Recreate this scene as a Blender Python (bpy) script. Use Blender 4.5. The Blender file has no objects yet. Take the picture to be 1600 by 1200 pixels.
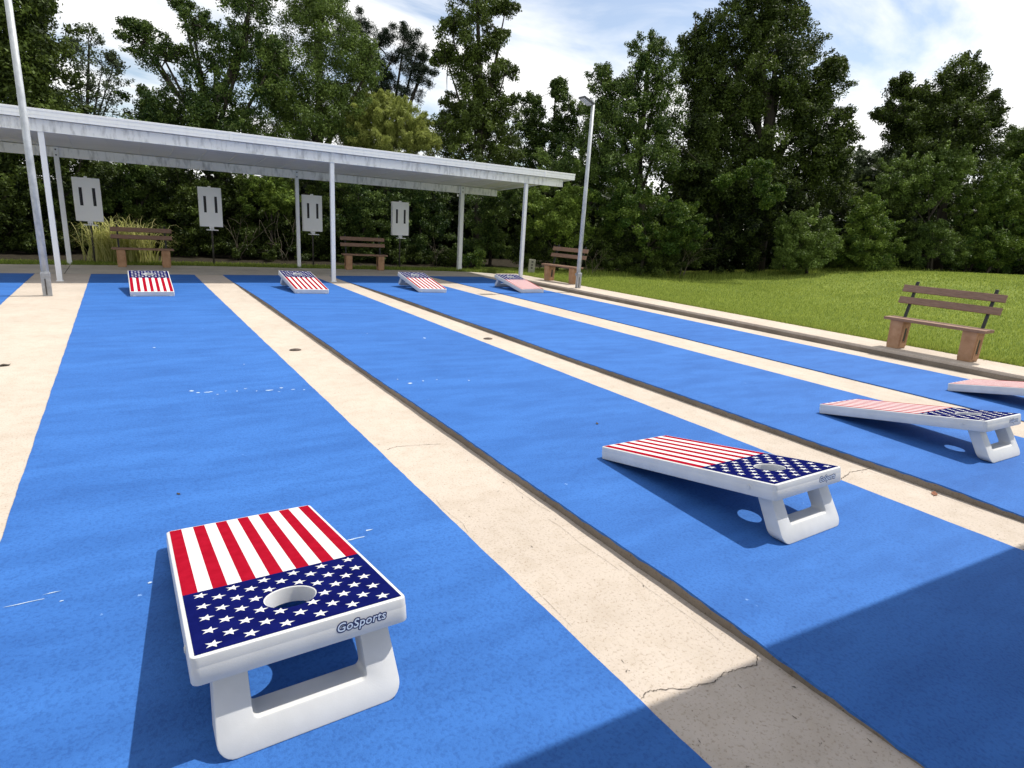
import bpy, bmesh, math, random
import numpy as np
from mathutils import Vector, Matrix
C = bpy.context.scene.collection
PI = math.pi

# ------------------------------------------------------------------ camera
CAM = Vector((0.0, 0.0, 1.4548))
RGT = Vector((0.84447, -0.53224, 0.05993))
UPV = Vector((0.08739, 0.24731, 0.96499))
FWD = Vector((0.52843, 0.80966, -0.25536))
FPX = 941.2
cam = bpy.data.cameras.new('camera')
cam.sensor_width = 36.0
cam.lens = FPX / 1600.0 * 36.0
cam.clip_start = 0.05
cam.clip_end = 2000
co = bpy.data.objects.new('camera', cam)
C.objects.link(co)
M4 = Matrix.Identity(4)
for i in range(3):
    M4[i][0], M4[i][1], M4[i][2], M4[i][3] = RGT[i], UPV[i], -FWD[i], CAM[i]
co.matrix_world = M4
bpy.context.scene.camera = co

# ------------------------------------------------------------------ sky and sun
SUN_AZ, SUN_EL = math.radians(5.0), math.radians(60.0)
SKY_STRENGTH = 0.13
CLOUD_WHITE = 1.12
SUN_STRENGTH = 4.5
world = bpy.data.worlds.new('World')
bpy.context.scene.world = world
world.use_nodes = True
nt = world.node_tree
for n in list(nt.nodes):
    nt.nodes.remove(n)
def wn(t, **kw):
    n = nt.nodes.new(t)
    for k, v in kw.items():
        setattr(n, k, v)
    return n
out = wn('ShaderNodeOutputWorld')
sky = wn('ShaderNodeTexSky', sky_type='NISHITA', sun_disc=False)
sky.sun_elevation = SUN_EL
sky.sun_rotation = PI / 2 - SUN_AZ
sky.air_density = 1.0
sky.dust_density = 1.0
sky.ozone_density = 1.2
bg1 = wn('ShaderNodeBackground'); bg1.inputs['Strength'].default_value = SKY_STRENGTH
bg2 = wn('ShaderNodeBackground'); bg2.inputs['Color'].default_value = (0.99, 0.99, 0.985, 1)
bg2.inputs['Strength'].default_value = CLOUD_WHITE
tc = wn('ShaderNodeTexCoord')
sep = wn('ShaderNodeSeparateXYZ')
nt.links.new(tc.outputs['Generated'], sep.inputs[0])
zc = wn('ShaderNodeMath', operation='ADD'); zc.inputs[1].default_value = 0.22
nt.links.new(sep.outputs['Z'], zc.inputs[0])
zm = wn('ShaderNodeMath', operation='MAXIMUM'); zm.inputs[1].default_value = 0.05
nt.links.new(zc.outputs[0], zm.inputs[0])
dx = wn('ShaderNodeMath', operation='DIVIDE'); dy = wn('ShaderNodeMath', operation='DIVIDE')
nt.links.new(sep.outputs['X'], dx.inputs[0]); nt.links.new(zm.outputs[0], dx.inputs[1])
nt.links.new(sep.outputs['Y'], dy.inputs[0]); nt.links.new(zm.outputs[0], dy.inputs[1])
cmb = wn('ShaderNodeCombineXYZ')
nt.links.new(dx.outputs[0], cmb.inputs[0]); nt.links.new(dy.outputs[0], cmb.inputs[1])
mp = wn('ShaderNodeMapping'); mp.inputs['Scale'].default_value = (1.0, 1.7, 1.0)
mp.inputs['Rotation'].default_value = (0, 0, 0.6)
mp.inputs['Location'].default_value = (3.1, 1.7, 0.0)
nt.links.new(cmb.outputs[0], mp.inputs[0])
n1 = wn('ShaderNodeTexNoise'); n1.inputs['Scale'].default_value = 0.9; n1.inputs['Detail'].default_value = 8
n1.inputs['Roughness'].default_value = 0.55; n1.inputs['Distortion'].default_value = 0.5
nt.links.new(mp.outputs[0], n1.inputs['Vector'])
rp = wn('ShaderNodeValToRGB')
rp.color_ramp.elements[0].position = 0.40; rp.color_ramp.elements[0].color = (0.12, 0.12, 0.12, 1)
rp.color_ramp.elements[1].position = 0.545; rp.color_ramp.elements[1].color = (1, 1, 1, 1)
nt.links.new(n1.outputs['Fac'], rp.inputs[0])
mx = wn('ShaderNodeMixShader')
nt.links.new(rp.outputs[0], mx.inputs[0]); nt.links.new(bg1.outputs[0], mx.inputs[1]); nt.links.new(bg2.outputs[0], mx.inputs[2])
nt.links.new(sky.outputs[0], bg1.inputs['Color'])
nt.links.new(mx.outputs[0], out.inputs[0])

sl = bpy.data.lights.new('sun', 'SUN')
sl.energy = SUN_STRENGTH; sl.angle = math.radians(0.53); sl.color = (1.0, 0.955, 0.88)
so = bpy.data.objects.new('sun', sl); C.objects.link(so)
sdir = Vector((math.cos(SUN_EL) * math.cos(SUN_AZ), math.cos(SUN_EL) * math.sin(SUN_AZ), math.sin(SUN_EL)))
so.rotation_euler = sdir.to_track_quat('Z', 'Y').to_euler()
so.location = (10, 0, 20)

sc = bpy.context.scene
sc.view_settings.view_transform = 'Standard'
sc.view_settings.look = 'None'
sc.view_settings.gamma = 1.0
sc.view_settings.exposure = 0.16
sc.render.engine = 'CYCLES'
sc.cycles.max_bounces = 6
sc.cycles.diffuse_bounces = 4
sc.cycles.glossy_bounces = 2
sc.cycles.transmission_bounces = 3
sc.cycles.use_denoising = True

# ------------------------------------------------------------------ helpers
random.seed(7)
rng = np.random.default_rng(7)

def tag(o, label=None, cat=None, group=None, kind=None):
    if label: o['label'] = label
    if cat: o['category'] = cat
    if group: o['group'] = group
    if kind: o['kind'] = kind
    return o

def thing(name, label, cat, loc=(0, 0, 0), rz=0.0, group=None):
    o = bpy.data.objects.new(name, None)
    C.objects.link(o)
    o.empty_display_size = 0.2
    o.location = loc
    o.rotation_euler = (0, 0, rz)
    return tag(o, label, cat, group)

class MB:
    """collects simple shapes and links them as ONE mesh object"""
    def __init__(self):
        self.bm = bmesh.new()
    def _add(self, verts, faces, mi=0, smooth=False):
        vs = [self.bm.verts.new(v) for v in verts]
        for f in faces:
            try:
                fc = self.bm.faces.new([vs[i] for i in f])
                fc.material_index = mi
                fc.smooth = smooth
            except ValueError:
                pass
        return vs
    def hexa(self, P, mi=0, bevel=0.0, seg=2):
        """eight corners: bottom 4 counterclockwise, then top 4"""
        b = bmesh.new()
        vs = [b.verts.new(v) for v in P]
        for f in ((3, 2, 1, 0), (4, 5, 6, 7), (0, 1, 5, 4), (1, 2, 6, 5), (2, 3, 7, 6), (3, 0, 4, 7)):
            b.faces.new([vs[i] for i in f])
        if bevel > 0:
            bmesh.ops.bevel(b, geom=b.edges[:], offset=bevel, segments=seg, profile=0.5, affect='EDGES')
        self.merge(b, mi)
    def merge(self, b, mi=0):
        b.verts.index_update()
        mp_ = {}
        for v in b.verts:
            mp_[v] = self.bm.verts.new(v.co)
        for f in b.faces:
            fc = self.bm.faces.new([mp_[v] for v in f.verts])
            fc.material_index = mi
            fc.smooth = f.smooth
        b.free()
    def box(self, x0, x1, y0, y1, z0, z1, mi=0, bevel=0.0, seg=2):
        self.hexa([(x0, y0, z0), (x1, y0, z0), (x1, y1, z0), (x0, y1, z0),
                   (x0, y0, z1), (x1, y0, z1), (x1, y1, z1), (x0, y1, z1)], mi, bevel, seg)
    def tube(self, pts, rads, n=10, mi=0, caps=True, smooth=True):
        pts = [Vector(p) for p in pts]
        if not hasattr(rads, '__len__'):
            rads = [rads] * len(pts)
        rings = []
        ref = None
        for i, p in enumerate(pts):
            if i == 0: d = pts[1] - pts[0]
            elif i == len(pts) - 1: d = pts[-1] - pts[-2]
            else: d = pts[i + 1] - pts[i - 1]
            d.normalize()
            if ref is None:
                ref = Vector((1, 0, 0)) if abs(d.x) < 0.8 else Vector((0, 1, 0))
            u = ref - d * ref.dot(d)
            u.normalize()
            ref = u
            w = d.cross(u)
            rings.append([self.bm.verts.new(p + (u * math.cos(2 * PI * k / n) + w * math.sin(2 * PI * k / n)) * rads[i]) for k in range(n)])
        for a, b in zip(rings, rings[1:]):
            for k in range(n):
                f = self.bm.faces.new((a[k], a[(k + 1) % n], b[(k + 1) % n], b[k]))
                f.smooth = smooth; f.material_index = mi
        if caps:
            f = self.bm.faces.new(list(reversed(rings[0]))); f.material_index = mi
            f = self.bm.faces.new(rings[-1]); f.material_index = mi
    def poly(self, pts, mi=0):
        self._add(pts, [list(range(len(pts)))], mi)
    def prism(self, outline, axis_fn, h0, h1, mi=0, bevel=0.0):
        """outline of 2D points, axis_fn(u, v, h) -> point"""
        b = bmesh.new()
        n = len(outline)
        A = [b.verts.new(axis_fn(u, v, h0)) for u, v in outline]
        B = [b.verts.new(axis_fn(u, v, h1)) for u, v in outline]
        b.faces.new(list(reversed(A))); b.faces.new(B)
        for k in range(n):
            b.faces.new((A[k], A[(k + 1) % n], B[(k + 1) % n], B[k]))
        if bevel:
            es = [e for e in b.edges if len(e.link_faces) == 2 and any(len(f.verts) == n for f in e.link_faces)]
            bmesh.ops.bevel(b, geom=es, offset=bevel, segments=2, profile=0.5, affect='EDGES')
        self.merge(b, mi)
    def build(self, name, mats, parent=None, loc=None, recalc=True):
        if recalc:
            bmesh.ops.recalc_face_normals(self.bm, faces=self.bm.faces[:])
        me = bpy.data.meshes.new(name)
        self.bm.to_mesh(me)
        self.bm.free()
        for m in (mats if isinstance(mats, (list, tuple)) else [mats]):
            me.materials.append(m)
        o = bpy.data.objects.new(name, me)
        C.objects.link(o)
        if parent is not None: o.parent = parent
        if loc is not None: o.location = loc
        return o

def kids(o):
    return [x for x in bpy.data.objects if x.parent == o]

def copy_tree(o, parent=None):
    ch = kids(o)
    c = o.copy()
    C.objects.link(c)
    c.parent = parent
    for x in ch:
        copy_tree(x, c)
    return c

# ------------------------------------------------------------------ materials
def new_mat(name):
    m = bpy.data.materials.new(name)
    m.use_nodes = True
    t = m.node_tree
    return m, t, t.nodes['Principled BSDF']

def noise_mix(t, base_a, base_b, scale, detail=4, lo=0.35, hi=0.65, coord='Object', stretch=(1, 1, 1), rough=0.55):
    tcn = t.nodes.new('ShaderNodeTexCoord')
    mpn = t.nodes.new('ShaderNodeMapping'); mpn.inputs['Scale'].default_value = stretch
    t.links.new(tcn.outputs[coord], mpn.inputs[0])
    nn = t.nodes.new('ShaderNodeTexNoise'); nn.inputs['Scale'].default_value = scale; nn.inputs['Detail'].default_value = detail
    nn.inputs['Roughness'].default_value = rough
    t.links.new(mpn.outputs[0], nn.inputs['Vector'])
    r = t.nodes.new('ShaderNodeValToRGB')
    r.color_ramp.elements[0].position = lo; r.color_ramp.elements[1].position = hi
    r.color_ramp.elements[0].color = (*base_a, 1) ; r.color_ramp.elements[1].color = (*base_b, 1)
    t.links.new(nn.outputs['Fac'], r.inputs[0])
    return r.outputs[0], nn.outputs['Fac'], mpn.outputs[0]

def mul(t, a, b, fac=1.0, mode='MULTIPLY'):
    m = t.nodes.new('ShaderNodeMix'); m.data_type = 'RGBA'; m.blend_type = mode
    m.inputs[0].default_value = fac
    t.links.new(a, m.inputs[6]); t.links.new(b, m.inputs[7])
    return m.outputs[2]

def bump(t, bs, height, strength=0.3, dist=0.01):
    b = t.nodes.new('ShaderNodeBump'); b.inputs['Strength'].default_value = strength; b.inputs['Distance'].default_value = dist
    t.links.new(height, b.inputs['Height']); t.links.new(b.outputs[0], bs.inputs['Normal'])

def simple(name, a, b=None, scale=6.0, rough=0.5, spec=0.4, metal=0.0, bmp=0.0, bscale=60.0, stretch=(1, 1, 1), lo=0.35, hi=0.65, coord='Object'):
    m, t, bs = new_mat(name)
    b = b or a
    c, f, v = noise_mix(t, a, b, scale, stretch=stretch, lo=lo, hi=hi, coord=coord)
    t.links.new(c, bs.inputs['Base Color'])
    bs.inputs['Roughness'].default_value = rough
    bs.inputs['Specular IOR Level'].default_value = spec
    bs.inputs['Metallic'].default_value = metal
    if bmp:
        nb = t.nodes.new('ShaderNodeTexNoise'); nb.inputs['Scale'].default_value = bscale; nb.inputs['Detail'].default_value = 4
        t.links.new(v, nb.inputs['Vector'])
        bump(t, bs, nb.outputs['Fac'], bmp, 0.004)
    return m

# painted court surface: rolled blue acrylic over concrete, with faint cross streaks, worn pale flecks
def blue_paint():
    m, t, bs = new_mat('blue_court_paint')
    c1, f1, v = noise_mix(t, (0.032, 0.124, 0.385), (0.040, 0.148, 0.440), 1.1, 5, 0.36, 0.64, stretch=(0.45, 2.2, 1))
    c2, f2, _ = noise_mix(t, (0.77, 0.79, 0.83), (1, 1, 1), 85, 5, 0.36, 0.52)
    c3, f3, _ = noise_mix(t, (0.86, 0.88, 0.9), (1, 1, 1), 4.2, 6, 0.40, 0.56, stretch=(0.5, 1.6, 1))
    col = mul(t, mul(t, c1, c2), c3)
    # tiny worn flecks
    wf, ff, _ = noise_mix(t, (0, 0, 0), (1, 1, 1), 13.0, 7, 0.735, 0.76)
    mx_ = t.nodes.new('ShaderNodeMix'); mx_.data_type = 'RGBA'
    t.links.new(wf, mx_.inputs[0]); t.links.new(col, mx_.inputs[6]); mx_.inputs[7].default_value = (0.16, 0.29, 0.55, 1)
    t.links.new(mx_.outputs[2], bs.inputs['Base Color'])
    bs.inputs['Roughness'].default_value = 0.75
    bs.inputs['Specular IOR Level'].default_value = 0.16
    vr = t.nodes.new('ShaderNodeTexNoise'); vr.inputs['Scale'].default_value = 75; vr.inputs['Detail'].default_value = 3
    t.links.new(v, vr.inputs['Vector'])
    bump(t, bs, f2, 0.55, 0.006)
    return m

def concrete(name, a, b, dirt=(0.73, 0.70, 0.66)):
    m, t, bs = new_mat(name)
    c1, f1, v = noise_mix(t, a, b, 1.6, 6, 0.35, 0.65)
    c2, f2, _ = noise_mix(t, dirt, (1, 1, 1), 75, 6, 0.30, 0.46)
    c3, f3, _ = noise_mix(t, (0.93, 0.92, 0.90), (1, 1, 1), 9.0, 8, 0.36, 0.54)
    c4, f4, _ = noise_mix(t, (0.50, 0.46, 0.42), (1, 1, 1), 110, 3, 0.29, 0.37)
    t.links.new(mul(t, mul(t, mul(t, c1, c2), c3), c4, 1.0), bs.inputs['Base Color'])
    bs.inputs['Roughness'].default_value = 0.85
    bs.inputs['Specular IOR Level'].default_value = 0.25
    bump(t, bs, f2, 0.35, 0.005)
    return m

M = {}
M['blue'] = blue_paint()
M['concrete'] = concrete('cream_concrete', (0.455, 0.392, 0.328), (0.51, 0.442, 0.373))
M['walk'] = concrete('grey_concrete', (0.40, 0.365, 0.31), (0.50, 0.455, 0.385))
M['face'] = concrete('shade_toned_concrete', (0.16, 0.135, 0.11), (0.24, 0.205, 0.165))  # cream concrete with the shade of its side faces painted in as brown
M['crack'] = simple('crack_dark', (0.07, 0.06, 0.05), (0.14, 0.12, 0.10), 30, 0.95, 0.1)
M['paintline'] = simple('worn_white_paint', (0.24, 0.36, 0.54), (0.54, 0.61, 0.70), 40, 0.7, 0.3)
M['white_plastic'] = simple('white_plastic', (0.58, 0.58, 0.565), (0.65, 0.65, 0.635), 7, 0.38, 0.5, bmp=0.06, bscale=240)
M['red_print'] = simple('red_print', (0.27, 0.005, 0.016), (0.32, 0.007, 0.021), 20, 0.95, 0.0)
M['white_print'] = simple('white_print', (0.57, 0.57, 0.565), (0.61, 0.61, 0.605), 20, 0.8, 0.1)
M['navy_print'] = simple('navy_print', (0.004, 0.006, 0.066), (0.006, 0.009, 0.088), 12, 0.95, 0.0)
M['logo_navy'] = simple('logo_navy', (0.010, 0.022, 0.10), (0.013, 0.026, 0.12), 30, 0.4)
M['logo_pale'] = simple('logo_pale', (0.66, 0.74, 0.84), (0.70, 0.78, 0.86), 30, 0.4)
M['rubber'] = simple('black_rubber', (0.02, 0.02, 0.02), (0.03, 0.03, 0.03), 30, 0.8)
M['foot'] = simple('pale_rubber', (0.6, 0.6, 0.6), (0.66, 0.66, 0.66), 30, 0.6)
M['alu'] = simple('weathered_white_aluminium', (0.50, 0.50, 0.49), (0.84, 0.84, 0.82), 6.0, 0.5, 0.4, stretch=(2.2, 1.0, 0.7), lo=0.28, hi=0.52)
M['fascia'] = simple('white_roof_fascia', (0.82, 0.82, 0.81), (0.89, 0.89, 0.88), 4.0, 0.5, 0.4, stretch=(3, 1, 1), lo=0.28, hi=0.5)
M['soffit'] = simple('roof_underside', (0.84, 0.83, 0.81), (0.90, 0.89, 0.87), 2.2, 0.5, 0.4, stretch=(0.6, 3, 1))
M['post_white'] = simple('white_post', (0.74, 0.75, 0.76), (0.80, 0.81, 0.81), 5, 0.4, 0.5)
M['bolt'] = simple('dark_bolt', (0.04, 0.04, 0.045), (0.06, 0.06, 0.06), 30, 0.5)
M['galv'] = simple('galvanized_steel', (0.34, 0.36, 0.38), (0.50, 0.52, 0.54), 14, 0.5, 0.4, metal=0.2, stretch=(1, 1, 0.5))
M['galv_dark'] = simple('dull_steel', (0.28, 0.29, 0.30), (0.40, 0.41, 0.42), 14, 0.5, 0.5, metal=0.4)
M['sign_white'] = simple('white_scoreboard', (0.88, 0.88, 0.87), (0.92, 0.92, 0.91), 2.5, 0.5, 0.4)
M['slot'] = simple('black_slot', (0.010, 0.010, 0.013), (0.016, 0.016, 0.02), 10, 0.6)
M['darkpost'] = simple('dark_steel_post', (0.06, 0.055, 0.05), (0.09, 0.08, 0.075), 10, 0.6)
M['wood'] = simple('brown_bench_plank', (0.200, 0.116, 0.076), (0.275, 0.168, 0.114), 9, 0.65, 0.3, stretch=(1.2, 9, 9), bmp=0.15, bscale=30)
M['leg_brown'] = simple('brown_bench_leg', (0.330, 0.180, 0.095), (0.430, 0.255, 0.145), 10, 0.7, 0.3, bmp=0.15, bscale=60)
M['black_metal'] = simple('black_metal', (0.012, 0.012, 0.013), (0.02, 0.02, 0.02), 20, 0.45)
M['cap'] = simple('rusty_cap', (0.05, 0.038, 0.03), (0.10, 0.07, 0.055), 30, 0.8)
M['leaf_brown'] = simple('dry_leaf', (0.16, 0.05, 0.02), (0.26, 0.10, 0.045), 60, 0.7)
M['leaf_dark'] = simple('dark_dry_leaf', (0.03, 0.022, 0.015), (0.06, 0.045, 0.03), 60, 0.7)
M['bark'] = simple('grey_bark', (0.035, 0.030, 0.024), (0.075, 0.064, 0.050), 8, 0.9, 0.2, stretch=(1, 1, 0.25))
M['pale_bark'] = simple('pale_twig', (0.11, 0.095, 0.07), (0.20, 0.17, 0.13), 12, 0.9, 0.2)
M['marker'] = simple('weathered_marker', (0.26, 0.25, 0.20), (0.34, 0.32, 0.26), 12, 0.8)
M['glass'] = simple('lamp_glass', (0.30, 0.32, 0.35), (0.40, 0.42, 0.45), 10, 0.25, 0.6)
M['lamp_body'] = simple('lamp_housing', (0.05, 0.05, 0.055), (0.07, 0.07, 0.075), 10, 0.5)

def lawn_mat():
    m, t, bs = new_mat('mown_grass')
    c1, f1, v = noise_mix(t, (0.165, 0.212, 0.036), (0.235, 0.278, 0.060), 0.55, 6, 0.35, 0.65)
    c2, f2, _ = noise_mix(t, (0.55, 0.62, 0.5), (1, 1, 1), 34, 6, 0.34, 0.6)
    c3, f3, _ = noise_mix(t, (0.78, 0.84, 0.8), (1.0, 1.0, 1.0), 2.6, 5, 0.4, 0.58, stretch=(0.6, 1.6, 1))
    c4, f4, _ = noise_mix(t, (0.86, 0.88, 0.86), (1.0, 1.0, 1.0), 1.0, 2, 0.46, 0.54, stretch=(0.12, 1.5, 1))
    t.links.new(mul(t, mul(t, mul(t, c1, c2), c3), c4), bs.inputs['Base Color'])
    bs.inputs['Roughness'].default_value = 0.9
    bs.inputs['Specular IOR Level'].default_value = 0.1
    bump(t, bs, f2, 0.9, 0.03)
    return m
M['lawn'] = lawn_mat()
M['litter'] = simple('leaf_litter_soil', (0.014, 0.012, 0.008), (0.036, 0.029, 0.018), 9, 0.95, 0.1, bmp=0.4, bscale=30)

def foliage_mat(name, dark, light, trans=0.16, rough=0.55, spec=0.18):
    m, t, bs = new_mat(name)
    at = t.nodes.new('ShaderNodeAttribute'); at.attribute_name = 'tint'
    r = t.nodes.new('ShaderNodeValToRGB')
    r.color_ramp.elements[0].color = (*dark, 1); r.color_ramp.elements[1].color = (*light, 1)
    t.links.new(at.outputs['Fac'], r.inputs[0])
    t.links.new(r.outputs[0], bs.inputs['Base Color'])
    bs.inputs['Roughness'].default_value = rough
    bs.inputs['Specular IOR Level'].default_value = spec
    tr = t.nodes.new('ShaderNodeBsdfTranslucent')
    hs = t.nodes.new('ShaderNodeHueSaturation'); hs.inputs['Value'].default_value = 1.5; hs.inputs['Hue'].default_value = 0.49
    t.links.new(r.outputs[0], hs.inputs['Color']); t.links.new(hs.outputs[0], tr.inputs['Color'])
    mxs = t.nodes.new('ShaderNodeMixShader'); mxs.inputs[0].default_value = trans
    o = t.nodes['Material Output']
    t.links.new(bs.outputs[0], mxs.inputs[1]); t.links.new(tr.outputs[0], mxs.inputs[2]); t.links.new(mxs.outputs[0], o.inputs[0])
    return m
F = {
    'dark':  foliage_mat('dark_leaves', (0.005, 0.013, 0.002), (0.115, 0.165, 0.028)),
    'mid':   foliage_mat('green_leaves', (0.012, 0.034, 0.005), (0.170, 0.245, 0.050)),
    'fresh': foliage_mat('bright_leaves', (0.028, 0.065, 0.008), (0.240, 0.330, 0.054), 0.20),
    'olive': foliage_mat('yellow_green_leaves', (0.130, 0.165, 0.030), (0.360, 0.400, 0.110), 0.30),
    'grey':  foliage_mat('grey_green_leaves', (0.050, 0.075, 0.036), (0.170, 0.210, 0.110)),
    'pine':  foliage_mat('pine_needles', (0.014, 0.028, 0.014), (0.040, 0.062, 0.028), 0.1),
    'blade': foliage_mat('grass_blades', (0.125, 0.185, 0.026), (0.400, 0.465, 0.100), 0.25, 0.7, 0.15),
    'straw': foliage_mat('straw_grass', (0.220, 0.250, 0.045), (0.640, 0.620, 0.280), 0.4, 0.6, 0.25),
}

def view_point(px, py, depth):
    """a point of the place seen at photo pixel (px, py), depth metres ahead"""
    return CAM + (FWD + RGT * ((px - 800) / FPX) - UPV * ((py - 600) / FPX)) * depth

# ------------------------------------------------------------------ terrain
def ground_z(x, y):
    x = np.asarray(x, float); y = np.asarray(y, float)
    f = x * 0.5465 + y * 0.8375
    s = x * 0.846 - y * 0.533
    tt = np.clip((s - 5.5) / 9.0, 0, 1)
    hump = (0.66 * tt * tt * (3 - 2 * tt) + 0.02 * np.clip(s - 14.5, 0, 6)) * np.exp(-(((f - 20.8) / 4.8) ** 2))
    base = np.where(x > 9.5, 0.075, -0.012)
    z = base + hump + 0.012 * np.sin(x * 1.3 + y * 0.7) * np.clip((x - 9.7) / 2, 0, 1)
    under = (x < 9.56) & (y < 16.5)
    return np.where(under, -0.25, z)

xs = np.concatenate([np.linspace(-300, -14, 10), np.linspace(-12, 9.4, 12), [9.55, 9.57], np.linspace(9.8, 34, 90), np.linspace(36, 60, 12), np.linspace(80, 300, 8)])
ys = np.concatenate([np.linspace(-300, -20, 10), np.linspace(-16, 16.3, 80), [16.49, 16.51], np.linspace(16.8, 34, 36), np.linspace(36, 60, 8), np.linspace(80, 300, 8)])
GX, GY = np.meshgrid(xs, ys, indexing='ij')
GZ = ground_z(GX, GY)
nx, ny = GX.shape
vv = np.stack([GX, GY, GZ], -1).reshape(-1, 3)
ii = np.arange(nx * ny).reshape(nx, ny)
ff = np.stack([ii[:-1, :-1], ii[1:, :-1], ii[1:, 1:], ii[:-1, 1:]], -1).reshape(-1, 4)
def np_mesh(name, verts, faces, mat, parent=None, tint=None, smooth=False):
    me = bpy.data.meshes.new(name)
    nv, nf = len(verts), len(faces)
    k = faces.shape[1]
    me.vertices.add(nv); me.loops.add(nf * k); me.polygons.add(nf)
    me.vertices.foreach_set('co', np.ascontiguousarray(verts, dtype=np.float32).ravel())
    me.loops.foreach_set('vertex_index', np.ascontiguousarray(faces, dtype=np.int32).ravel())
    me.polygons.foreach_set('loop_start', np.arange(0, nf * k, k, dtype=np.int32))
    if smooth:
        me.polygons.foreach_set('use_smooth', np.ones(nf, dtype=bool))
    if tint is not None:
        a = me.attributes.new('tint', 'FLOAT', 'FACE')
        a.data.foreach_set('value', np.ascontiguousarray(tint, dtype=np.float32))
    me.update(calc_edges=True)
    me.materials.append(mat)
    o = bpy.data.objects.new(name, me)
    C.objects.link(o)
    if parent is not None: o.parent = parent
    return o
lawn = np_mesh('ground', vv, ff, M['lawn'], smooth=True)
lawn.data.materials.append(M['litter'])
fc = vv[ff].mean(1)
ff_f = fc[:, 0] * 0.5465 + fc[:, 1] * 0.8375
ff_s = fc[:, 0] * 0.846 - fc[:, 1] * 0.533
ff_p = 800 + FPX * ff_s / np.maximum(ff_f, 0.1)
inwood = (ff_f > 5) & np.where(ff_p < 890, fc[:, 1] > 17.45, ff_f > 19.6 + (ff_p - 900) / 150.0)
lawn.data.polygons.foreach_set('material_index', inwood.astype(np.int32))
tag(lawn, kind='structure')

# ------------------------------------------------------------------ courts
def wob(k, s):
    return 0.0013 * math.sin(k * 0.83 + s) + 0.0012 * math.sin(k * 0.31 + 2 * s) + 0.0008 * math.sin(k * 2.9)

slab = MB()
slab.box(-9, 8.80, -7, 14.745, -0.2, 0.0, 0)
tag(slab.build('concrete_slab', M['concrete']), kind='structure')
# back walk: an uneven far edge, one sheet with thickness
wk = MB()
edge = [(-9, 16.65), (-2, 16.72), (1.4, 16.98), (3.7, 16.72), (7.0, 16.58), (8.84, 16.2), (9.6, 15.6), (9.9, 14.76)]
wk.prism([(-9, 14.755), (9.9, 14.755)] + list(reversed(edge)), lambda u, v, h: (u, v, h), -0.2, 0.002, 0)
for xj in (-0.98, 3.9, 8.5):
    wk.box(xj - 0.006, xj + 0.006, 14.77, 16.6, -0.01, 0.0035, 1)
tag(wk.build('back_walk', [M['walk'], M['crack']]), kind='structure')

def lane(name, x0, x1, hl, hr, y0=-6.5, y1=14.73, taper=False, flecks=(), face_mat=None):
    """raised painted slab: hl / hr heights at its left and right edge"""
    m = MB()
    n = 420
    L, R, LB, RB = [], [], [], []
    for k in range(n + 1):
        y = y0 + (y1 - y0) * k / n
        h = hl
        if taper:
            a = min(1.0, max(0.0, (y - 0.35) / 1.1)); b = min(1.0, max(0.0, (13.6 - y) / 2.5))
            h = hr + (hl - hr) * max(0.0, min(a, b))
            h += 0.004 * math.sin(y * 2.1) * min(a, b)
        L.append(m.bm.verts.new((x0 + wob(k, x0), y, h)))
        R.append(m.bm.verts.new((x1 + wob(k, x1), y, hr)))
        LB.append(m.bm.verts.new((x0 + wob(k, x0), y, -0.05)))
        RB.append(m.bm.verts.new((x1 + wob(k, x1), y, -0.05)))
    # a lip of paint run over the edge
    LP = [m.bm.verts.new((v.co.x - 0.0015, v.co.y, max(-0.03, v.co.z - 0.009 - 0.004 * math.sin(i * 2.3)))) for i, v in enumerate(L)]
    for k in range(n):
        f = m.bm.faces.new((L[k], R[k], R[k + 1], L[k + 1])); f.material_index = 0
        f = m.bm.faces.new((LP[k], L[k], L[k + 1], LP[k + 1])); f.material_index = 0
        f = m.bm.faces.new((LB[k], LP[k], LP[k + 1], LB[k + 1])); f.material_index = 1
        f = m.bm.faces.new((R[k], RB[k], RB[k + 1], R[k + 1])); f.material_index = 0
    f = m.bm.faces.new((L[n], R[n], RB[n], LB[n])); f.material_index = 0
    f = m.bm.faces.new((R[0], L[0], LB[0], RB[0])); f.material_index = 0
    for (fx, fy, sx, sy) in flecks:
        rr = random.Random(int(fx * 1000 + fy * 77))
        ng = 9
        zz = hl + (hr - hl) * (fx - x0) / (x1 - x0) + 0.0016
        sx, sy = sx * 0.8, sy * 0.75
        m.poly([(fx + sx * math.cos(2 * PI * q / ng) * rr.uniform(0.45, 1.1), fy + sy * math.sin(2 * PI * q / ng) * rr.uniform(0.4, 1.1), zz) for q in range(ng)], 2)
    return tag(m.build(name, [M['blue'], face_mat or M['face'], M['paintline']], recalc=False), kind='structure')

fl1 = [(0.38, 5.29, .03, .025), (0.49, 5.21, .045, .03), (0.42, 5.22, .02, .02), (0.93, 5.11, .05, .022), (0.84, 5.12, .012, .012), (1.04, 5.15, .02, .02), (1.12, 5.07, .03, .012), (1.20, 5.03, .015, .015),
       (0.70, 5.17, .012, .014), (0.62, 5.2, .016, .01), (0.77, 5.22, .02, .012), (0.55, 5.12, .014, .01), (1.0, 5.04, .014, .01),
       (-0.02, 2.49, .012, .008), (-0.41, 2.545, .085, .006), (-0.33, 2.575, .05, .005), (-0.30, 2.50, .01, .006), (0.80, 2.47, .06, .012), (0.88, 2.52, .03, .008), (0.2, 7.1, .02, .02), (0.9, 6.1, .012, .012)]
fl2 = [(3.10, 6.81, .03, .04), (2.05, 4.79, .03, .035), (2.2, 4.84, .018, .02), (2.34, 4.85, .012, .016), (2.62, 4.75, .014, .018), (2.0, 4.95, .012, .012), (2.5, 7.2, .014, .014), (1.98, 6.8, .012, .014)]
lane('painted_lane', -3.30, -1.44, 0.006, 0.006)
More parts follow.
